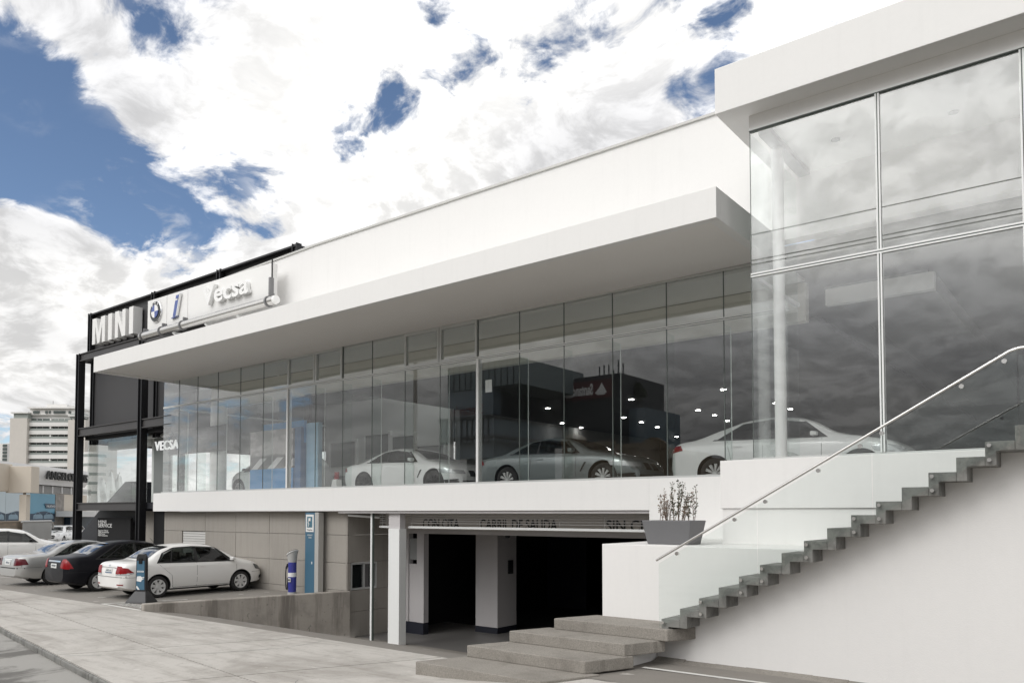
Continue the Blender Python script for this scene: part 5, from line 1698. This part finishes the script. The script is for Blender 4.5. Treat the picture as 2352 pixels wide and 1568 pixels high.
# apartment tower, square to the view
TD = 285.0
P0, e_, f_ = plane_frame(95, TD, RT.x, RT.y)
TW = thing('apartment_tower', 'cream apartment tower with rows of dark balcony windows behind the black frame', 'building', (P0.x, P0.y, -.3), math.atan2(e_.y, e_.x), local=True)
zt = lambda py: 2.35 + (HOR - py) * TD / FOC
xt = lambda px: (px - 95) * TD / FOC
tw = lambda name, mat, x0, x1, y0, y1, z0, z1, **k: MB().box(x0, x1, y0, y1, z0, z1).build(name, mat, TW, **k)
tw('core', 'tower_white', xt(22), xt(190), 3.0, 24, 0, zt(948))
tw('corner_block', 'tower_cream', xt(18), xt(57), 0, 8, 0, zt(957))
tw('corner_block', 'tower_cream', xt(152), xt(192), 0, 8, 0, zt(961))
tw('balcony_top', 'tower_white', xt(20), xt(60), -.3, 4, zt(946), zt(943))
tw('balcony_top', 'tower_white', xt(152), xt(190), -.3, 4, zt(953), zt(950))
for a, b in ((24, 57), (154, 188)): tw('window', 'tower_glass_pale', xt(a), xt(b), .5, 3.4, zt(957), zt(946.5))
tw('penthouse', 'tower_white', xt(55), xt(168), 2, 18, zt(948.2), zt(934))
tw('roof_slab', 'tower_white', xt(53), xt(173), 1, 20, zt(933.8), zt(930.5))
tw('lift_house', 'tower_white', xt(90), xt(137), 3, 12, zt(930.3), zt(922))
for a, b in ((64, 78), (111, 138), (92, 97), (100, 104), (146, 151)): tw('window', 'tower_glass', xt(a), xt(b), 1.7, 2.3, zt(945), zt(939))
MB().tube([(xt(94), 6, zt(922)), (xt(94), 6, zt(912))], .12, 5).build('aerial', 'grille', TW)
for k in range(8):
    py = 957.5 + k * 18.8
    tw('floor_band', 'tower_white', xt(57.5), xt(151.5), 1.2, 3.2, zt(py + 17.5), zt(py + 8.5))
    for a, b in ((58.5, 104), (108, 150)):
        m_ = 'tower_glass_pale' if (k + int(a)) % 3 == 0 else 'tower_glass'
        tw('window', m_, xt(a), xt(b), 2.4, 2.9, zt(py + 8.3), zt(py - .9))
    tw('divider', 'tower_white', xt(104.3), xt(107.6), 1.4, 3.2, zt(py + 8.4), zt(py - 1))
    for a in (71, 84, 121, 135): tw('window_post', 'tower_white', xt(a), xt(a + .7), 2.2, 2.39, zt(py + 8.3), zt(py - .9))
    tw('balcony_rail', 'tower_glass_pale', xt(58.5), xt(150), 1.25, 1.4, zt(py + 8.4), zt(py + 4))
# second, further block at the left edge
P0, e_, f_ = plane_frame(5, 330, RT.x, RT.y)
T2 = thing('far_block', 'dark and white chequered block just showing at the left edge', 'building', (P0.x, P0.y, -.3), math.atan2(e_.y, e_.x), local=True)
x2 = lambda px: (px - 5) * 330 / FOC
z2 = lambda py: 2.35 + (HOR - py) * 330 / FOC
MB().box(x2(-40), x2(14), 0, 15, 0, z2(1016)).build('wall', 'tower_white', T2)
for k in range(6):
    for j in range(2):
        MB().box(x2(3 + 5 * ((k + j) % 2)), x2(8 + 5 * ((k + j) % 2)), -.25, -.05, z2(1024 + k * 8), z2(1018 + k * 8)).build('window', 'tower_glass', T2)
# curved tower seen through the glass of the black showroom
P0, e_, f_ = plane_frame(200, 260, RT.x, RT.y)
T3 = thing('round_block', 'pale rounded apartment block behind the glazed black showroom', 'building', (P0.x, P0.y, -.3), math.atan2(e_.y, e_.x), local=True)
MB().lathe([(3.6, 0), (3.6, 23)], (0, 4, 0), n=20).build('wall', 'tower_white', T3, smooth=True)
for k in range(5):
    MB().lathe([(3.66, 9 + k * 3.1), (3.66, 9.9 + k * 3.1)], (0, 4, 0), n=20).build('window_band', 'tower_glass_pale', T3, smooth=True)

# neighbour dealer building: curved white fascia, louvres, posters
P0, e_, f_ = plane_frame(-30, 52, -.70, .714)
AG = thing('neighbour_dealer', 'neighbouring showroom with curved white fascia, grey louvres and printed posters', 'building', (P0.x, P0.y, -.1), math.atan2(e_.y, e_.x), local=True)
S0, S1 = f_(-60, 1100)[0], f_(192, 1100)[0]
zft, zfb = f_(95, 1071)[1] + .1, f_(95, 1112.5)[1] + .1
prof = [(0.10, zft - .5), (-.05, zft - .2)]
n = 10
fp = []
for k in range(n + 1):
    t = k / n
    fp.append((-.55 * math.sin(math.pi * (t * .5 + .12)) + .1, zfb + (zft - zfb) * t))
fp += [(3, zft), (3, zfb)]
b = MB()
b.prism(fp, 'x', S0, S1).build('fascia', 'metal_white', AG, smooth=True, angle=40)
zlb = f_(95, 1131)[1] + .1
MB().box(S0, S1, .25, 1, zlb, zfb - .05).build('louvre_back', 'louvre', AG)
sx = f_(81, 1120)[0]
k = 0
while sx < S1 - .3:
    nx_ = f_([81, 102.5, 124.5, 146, 167, 188, 215][k], 1120)[0] if k < 6 else S1
    nx2 = f_([102.5, 124.5, 146, 167, 188, 215][min(k, 5)], 1120)[0]
    MB().box(nx_ - .07, nx_ + .07, .1, .24, zlb, zfb - .05).build('louvre_post', 'metal_white', AG)
    for j in range(7):
        zz = zlb + (zfb - zlb - .1) * j / 7
        MB().box(nx_ + .08, nx2 - .08, .16, .24, zz + .02, zz + (zfb - zlb) / 7 * .72).build('louvre_slat', 'louvre', AG)
    k += 1
    if k > 5: break
MB().box(S0, f_(205, 1150)[0], .2, .8, .0, zlb - .02).build('wall', 'beige_paint', AG)
la, lb = f_(88, 1093), f_(185, 1098)
text('lettering', 'ANGELOPOLIS', (la[0], -.56, la[1] - .12), (1, 0, 0), (0, 0, 1), lb[0] - la[0], .66, 'letter_black', AG, .12, .02)
for a, bb, m_ in ((-40, 17, 'poster_pale'), (17.5, 73, 'poster_pale'), (73.5, 130, 'poster_blue')):
    s0, s1 = f_(a, 1150)[0], f_(bb, 1150)[0]
    MB().box(s0, s1, .12, .19, f_(50, 1199)[1] + .1, zlb - .06).build('poster', m_, AG)
    zz = f_(50, 1180)[1] + .1
    n = 9
    pl_ = [(s0 + .03, zz - .55)] + [(s0 + .03 + (s1 - s0 - .06) * i / n, zz + .10 * math.sin(i * .7 + a) + .12) for i in range(n + 1)] + [(s1 - .03, zz - .55)]
    MB().prism(pl_, 'y', .10, .118).build('poster_print', 'poster_navy', AG)
    for c0, c1 in ((.1, .48), (.52, .93)):
        u0, u1 = s0 + (s1 - s0) * c0, s0 + (s1 - s0) * c1
        du = u1 - u0
        out = [(0, -.32), (.02, -.10), (.06, -.03), (.16, .0), (.24, .04), (.33, .15), (.42, .20), (.55, .21), (.66, .17), (.76, .05), (.88, .01), (.96, -.05), (1, -.14), (1, -.32)]
        MB().prism([(u0 + du * x_, zz - .05 + z_) for x_, z_ in out], 'y', .085, .098).build('poster_print', 'poster_car', AG)
        MB().prism([(u0 + du * x_, zz - .05 + z_) for x_, z_ in ((.27, .03), (.36, .14), (.44, .17), (.55, .175), (.63, .14), (.70, .04))], 'y', .075, .083).build('poster_print', 'poster_navy', AG)
q0, q1 = f_(105, 1160), f_(130, 1160)
MB().prism([(q0[0], q0[1] + .25), (q1[0], q1[1] + .2), (q1[0], q1[1] - .12), (q0[0] + .25, q0[1] - .12)], 'y', .07, .084).build('poster_flag', 'poster_navy', AG)
text('poster_caption', 'NUEVO', (q0[0] + .35, .065, q0[1] - .04), (1, 0, 0), (0, 0, 1), q1[0] - q0[0] - .45, .16, 'print_white', AG, .005)
MB().box(f_(131, 1150)[0], f_(150, 1150)[0], .1, .19, 1.2, zlb - .06).build('stone_panel', 'stone_grey', AG)
MB().box(f_(128, 1190)[0], f_(208, 1190)[0], -3.0, .0, f_(150, 1183)[1], f_(150, 1173)[1] + .1).build('porch_roof', 'metal_white', AG)
MB().box(f_(150, 1190)[0], f_(205, 1190)[0], -.4, .08, 0, f_(150, 1184)[1]).build('dark_opening', 'poster_navy', AG)
# barrier of upright bars
P1, e1, f1 = plane_frame(90, 44, -.70, .714)
BR = thing('metal_barrier', 'low grey metal barrier of upright bars before the posters', 'barrier', (P1.x, P1.y, -.1), math.atan2(e1.y, e1.x), local=True)
u0, u1, zb0, zb1 = f1(50, 1195)[0], f1(122, 1195)[0], f1(90, 1210)[1], f1(90, 1194.5)[1] + .05
MB().tube([(u0, 0, zb1), (u1 - .25, 0, zb1), (u1, 0, zb1 - .25), (u1, 0, zb0)], .06, 8).build('top_rail', 'plastic_grey', BR, smooth=True)
for i in range(26):
    x = u0 + .15 + (u1 - u0 - .4) * i / 25
    MB().box(x - .04, x + .04, -.02, .02, zb0 - .6, zb1 - .06).build('bar', 'plastic_grey', BR)
# brick boundary wall
P2, e2, f2 = plane_frame(60, 43, -.70, .714)
BW = thing('brick_wall', 'low brown brick boundary wall behind the parked white car', 'wall', (P2.x, P2.y, -.1), math.atan2(e2.y, e2.x), local=True)
MB().box(f2(-30, 1220)[0], f2(110, 1220)[0], 0, .25, 0, f2(60, 1197)[1] + .08).build('wall_body', 'brick_wall_far', BW)
MB().box(f2(-30, 1220)[0], f2(110, 1220)[0], -.03, .28, f2(60, 1197)[1] + .082, f2(60, 1197)[1] + .14).build('wall_cap', 'stone_wall', BW)
# beige pylon sign seen from its plain side
P3, e3, f3 = plane_frame(30, 47, RT.x, RT.y)
PY = thing('beige_pylon', 'beige boxed pylon on a square post at the left edge', 'pylon', (P3.x, P3.y, -.05), math.atan2(e3.y, e3.x), local=True)
k_ = 47 / FOC
x3 = lambda px: (px - 30) * k_
z3 = lambda py: 2.40 + (HOR - py) * k_
MB().box(x3(-40), x3(19), -.9, .3, z3(1128), z3(1065)).build('box', 'beige_paint', PY, bevel=.02)
MB().box(x3(12), x3(70), .0, .8, z3(1131), z3(1070)).build('box', 'beige_paint', PY, bevel=.02)
MB().box(x3(41), x3(57.5), .1, .5, -.3, z3(1135)).build('post', 'beige_paint', PY, bevel=.02)
MB().box(x3(47), x3(52), .2, .3, z3(1135) + .002, z3(1131) - .002).build('post_neck', 'concrete_wall', PY)
# feather flags beyond the glass
for i, (px, hgt) in enumerate(((222, 4.6), (244, 5.0), (262, 4.8))):
    q = at(px, HOR, D=47)
    FL = thing('feather_flag', ['white feather banner nearest the black corner post', 'white feather banner between two others behind the glass', 'white feather banner nearest the grey stair'][i], 'flag',
               (q.x, q.y, -.012), R(YAW + rnd.uniform(-10, 10)), 'feather banners behind the glazed black showroom', local=True)
    MB().tube([(0, 0, 0), (0, 0, hgt * .7), (.06, 0, hgt * .9), (.3, 0, hgt)], .025, 6).build('pole', 'alu', FL)
    b = MB()
    vs, fs = [], []
    for j in range(13):
        t = j / 12
        z = 1.0 + (hgt - 1.05) * t
        wd = .72 * (1 - .55 * t ** 3)
        for kx in range(5):
            vs.append((.03 + wd * kx / 4 + (.25 * max(0, t - .8)), .07 * math.sin(kx * 1.4 + t * 5 + i), z - .05 * kx * t))
    for j in range(12):
        for kx in range(4): fs.append((j * 5 + kx, j * 5 + kx + 1, (j + 1) * 5 + kx + 1, (j + 1) * 5 + kx))
    b.add(vs, fs).build('banner', 'flag_white', FL, smooth=True)
    text('banner_lettering', 'MINI Service', (.42, -.09, 2.0), (0, 0, 1), (-1, 0, 0), 1.7, .26, 'totem_grey', FL, .01)

# ================================================================== ACROSS THE STREET (seen only as reflections in the glass)
def mir(px, py, Yv, plane=YG + .0):
    """pixel of a reflection whose virtual image lies at depth Yv -> real point across the street"""
    p = at(px, py, Y=Yv)
    return Vector((p.x, 2 * plane - p.y, p.z))


YV = 75.0
BA = thing('bank_building', 'dark glazed bank building of stacked boxes across the street, mirrored in the glass', 'building', (-60, 2 * YG - YV - 10, -.3))
ba = lambda name, mat, x0, x1, y0, y1, z0, z1, **k: MB().box(min(x0, x1), max(x0, x1), min(y0, y1), max(y0, y1), z0, z1).build(name, mat, BA, **k)


def vbox(name, mat, pl, pc, pr, pt, pb, Yv, **k):
    """box whose front spans pixel columns pl..pc, its side receding to column pr; top and bottom pixel rows read at the corner"""
    A, Bc, T_, B_ = mir(pl, pt, Yv), mir(pc, pt, Yv), mir(pc, pt, Yv), mir(pc, pb, Yv)
    # depth: follow the corner's X back until column pr
    q = ray(pr, HOR)
    yv2 = Bc.x / q.x * q.y
    return ba(name, mat, A.x, Bc.x, 2 * YG - Yv, 2 * YG - max(yv2, Yv + 1), max(B_.z, -.3), T_.z, **k), (A.x, Bc.x, 2 * YG - Yv, 2 * YG - yv2, max(B_.z, -.3), T_.z)


_, u = vbox('upper_volume', 'bank_grey', 1030, 1194, 1341, 820, 880, YV)
for k in range(12): ba('cladding_fin', 'bank_dark', u[0] + (u[1] - u[0]) * k / 12, u[0] + (u[1] - u[0]) * k / 12 + .06, u[2] + .02, u[2] + .12, u[4], u[5])
_, m1 = vbox('recess_volume', 'bank_dark', 1032, 1150, 1330, 881, 962, YV + 3)  # set-back storey, the shade of the recess put into its dark colour
vbox('corner_pier', 'bank_glass', 1029, 1133, 1150, 880.5, 962, YV + .2)
_, l1 = vbox('lower_volume', 'bank_glass', 1014, 1134, 1290, 958, 1012, YV - 4)
_, l2 = vbox('bottom_volume', 'bank_glass', 1048, 1134, 1275, 1003, 1050, YV - 3)
vbox('ground_volume', 'bank_dark', 1072, 1140, 1275, 1051, 1230, YV - 1.5)
for z in (l1[5], l1[4] + .4): ba('cornice', 'bank_dark', l1[0] - .3, l1[1] + .3, l1[2] + .35, l1[3], z, z + .35)
for k in range(10): ba('glass_fin', 'bank_dark', l1[0] + (l1[1] - l1[0]) * k / 10, l1[0] + (l1[1] - l1[0]) * k / 10 + .08, l1[2] + .02, l1[2] + .15, l1[4], l1[5])
# tall dark slab with the red band, its face looks at the showroom
A, Bb = mir(1290, 866, YV + 12), mir(1426, 884, YV + 12)
ys = 2 * YG - (YV + 12)
zb_ = mir(1420, 1010, YV + 12).z
ba('tower_slab', 'bank_dark', A.x, Bb.x, ys, ys - 12, -.3, A.z - .4)
ba('red_band', 'bank_red', A.x + .5, Bb.x - 1.2, ys + .02, ys + .25, A.z - 3.4, A.z - 1.0)
wdt = Bb.x - A.x
# the band reads from the street: x runs from its right to its left as seen from the showroom side
text('band_lettering', 'Santander', (Bb.x - 4.0, ys + .30, A.z - 2.9), (-1, 0, 0), (0, 0, 1), wdt * .46, 1.5, 'letter_white', BA, .05, .03)
for xx in (Bb.x - 2.8, A.x + 1.4):
    MB().prism([(xx - .9, A.z - 2.7), (xx - .5, A.z - 3.0), (xx + .5, A.z - 3.0), (xx + .9, A.z - 2.7), (xx + .5, A.z - 2.1), (xx + .1, A.z - 1.4), (xx - .2, A.z - 2.0)], 'y', ys + .26, ys + .31).build('flame_mark', 'letter_white', BA)
text('roof_lettering', 'Santander', (l1[1] - 1.5, l1[2] + .2, l1[5] + .5), (-1, 0, 0), (0, 0, 1), (l1[1] - l1[0]) * .66, 1.3, 'bank_red', BA, .1)
for i in range(6):
    xx = A.x + wdt * (.45 + .08 * i)
    MB().tube([(xx, ys - 3, A.z - .4), (xx, ys - 3, A.z + rnd.uniform(.6, 2.2))], .1, 5).build('roof_mast', 'bank_dark', BA)
A2, B2 = mir(1425, 940, YV + 14), mir(1482, 940, YV + 14)
ba('rear_annex', 'bank_glass', A2.x, B2.x, 2 * YG - YV - 14, 2 * YG - YV - 24, -.3, A2.z)
# shrub on the annex roof
RTREE = thing('roof_shrub', 'dark bushy tree on the roof terrace of the bank, mirrored in the glass', 'tree', (A2.x + 1.2, 2 * YG - YV - 16, A2.z))
bx_, by_, bz_ = A2.x + .8, 2 * YG - YV - 16, A2.z
MB().tube([(bx_, by_, bz_), (bx_ + .2, by_, bz_ + 1.2), (bx_ + .5, by_, bz_ + 2.4)], .18, 7, .08).build('trunk', 'bark', RTREE)
lf = MB()
for cx_, cz_, rr in ((bx_ - .3, bz_ + 1.1, 1.0), (bx_ + .9, bz_ + 2.2, 1.1), (bx_ + .4, bz_ + 3.0, .8)):
    for i in range(260):
        d = Vector((rnd.gauss(0, 1), rnd.gauss(0, 1), rnd.gauss(0, 1))).normalized() * rr * rnd.uniform(.35, 1.0)
        c = Vector((cx_, by_, cz_)) + d
        a1 = Vector((rnd.gauss(0, 1), rnd.gauss(0, 1), rnd.gauss(0, 1))).normalized() * .22
        a2 = a1.orthogonal().normalized() * .1
        lf.add([c - a1, c + a2, c + a1, c - a2], [(0, 1, 2, 3)])
lf.build('crown', 'leaf_tree', RTREE)
# low ochre row houses
prev = None
for i, (p0, p1, pt) in enumerate(((1290, 1345, 1012), (1345, 1412, 1016), (1412, 1470, 1020), (1470, 1532, 1022), (1532, 1600, 1040))):
    a_, b_ = mir(p0, pt, YV - 16), mir(p1, pt, YV - 16)
    yy = 2 * YG - (YV - 16)
    HS = thing('row_house', 'low ochre row house, number %s from the bank, mirrored in the glass' % ['one', 'two', 'three', 'four', 'five'][i], 'house', ((a_.x + b_.x) / 2, yy, -.3), group='ochre row houses across the street')
    MB().box(a_.x + .02, b_.x - .02, yy - 9, yy, -.3, a_.z - .3).build('wall', 'ochre', HS)
    n = 12
    pl_ = [(a_.x, a_.z - .4), (b_.x, a_.z - .4), (b_.x, a_.z)] + [(b_.x + (a_.x - b_.x) * k / n, a_.z + (.6 * math.sin(math.pi * k / n) if i in (0, 3) else 0)) for k in range(1, n)] + [(a_.x, a_.z)]
    MB().prism(pl_, 'y', yy - .2, yy + .15).build('parapet', 'ochre', HS)
    for k in range(2):
        xx = a_.x + (b_.x - a_.x) * (.18 + .42 * k)
        MB().box(xx, xx + (b_.x - a_.x) * .22, yy + .02, yy + .06, 1.6, 3.6).build('window', 'bank_dark', HS)
# overhead cables in front of the right-hand glass
for i, (yy, zz) in enumerate(((-3.0, 12.7), (-3.4, 11.9), (-3.4, 11.75))):
    OC = MB().tube([(x, yy, zz - .5 * (1 - ((x - 8) / 40) ** 2)) for x in range(-32, 49, 8)], .02, 5).build('overhead_cable', 'car_trim')
    tag(OC, ['highest overhead cable across the street, mirrored as a thin line', 'middle overhead cable across the street, mirrored as a thin line', 'lowest overhead cable across the street, mirrored as a thin line'][i], 'cable', 'overhead cables mirrored in the glass')
for i, x in enumerate((-32, 48)):
    UP_ = thing('utility_pole', ['concrete utility pole far left across the street', 'concrete utility pole far right across the street'][i], 'pole', (x, -3.2, -.32))
    MB().tube([(x, -3.2, -.32), (x, -3.2, 13.2)], .16, 10, .11).build('shaft', 'concrete_wall', UP_, smooth=True)
    MB().box(x - .06, x + .06, -3.7, -2.7, 11.6, 11.72).build('crossarm', 'bracket', UP_)
    MB().box(x - .06, x + .06, -3.3, -2.9, 12.6, 12.68).build('crossarm', 'bracket', UP_)

for o in bpy.data.objects:
    for k in ('base', 'local'):
        if k in o: del o[k]
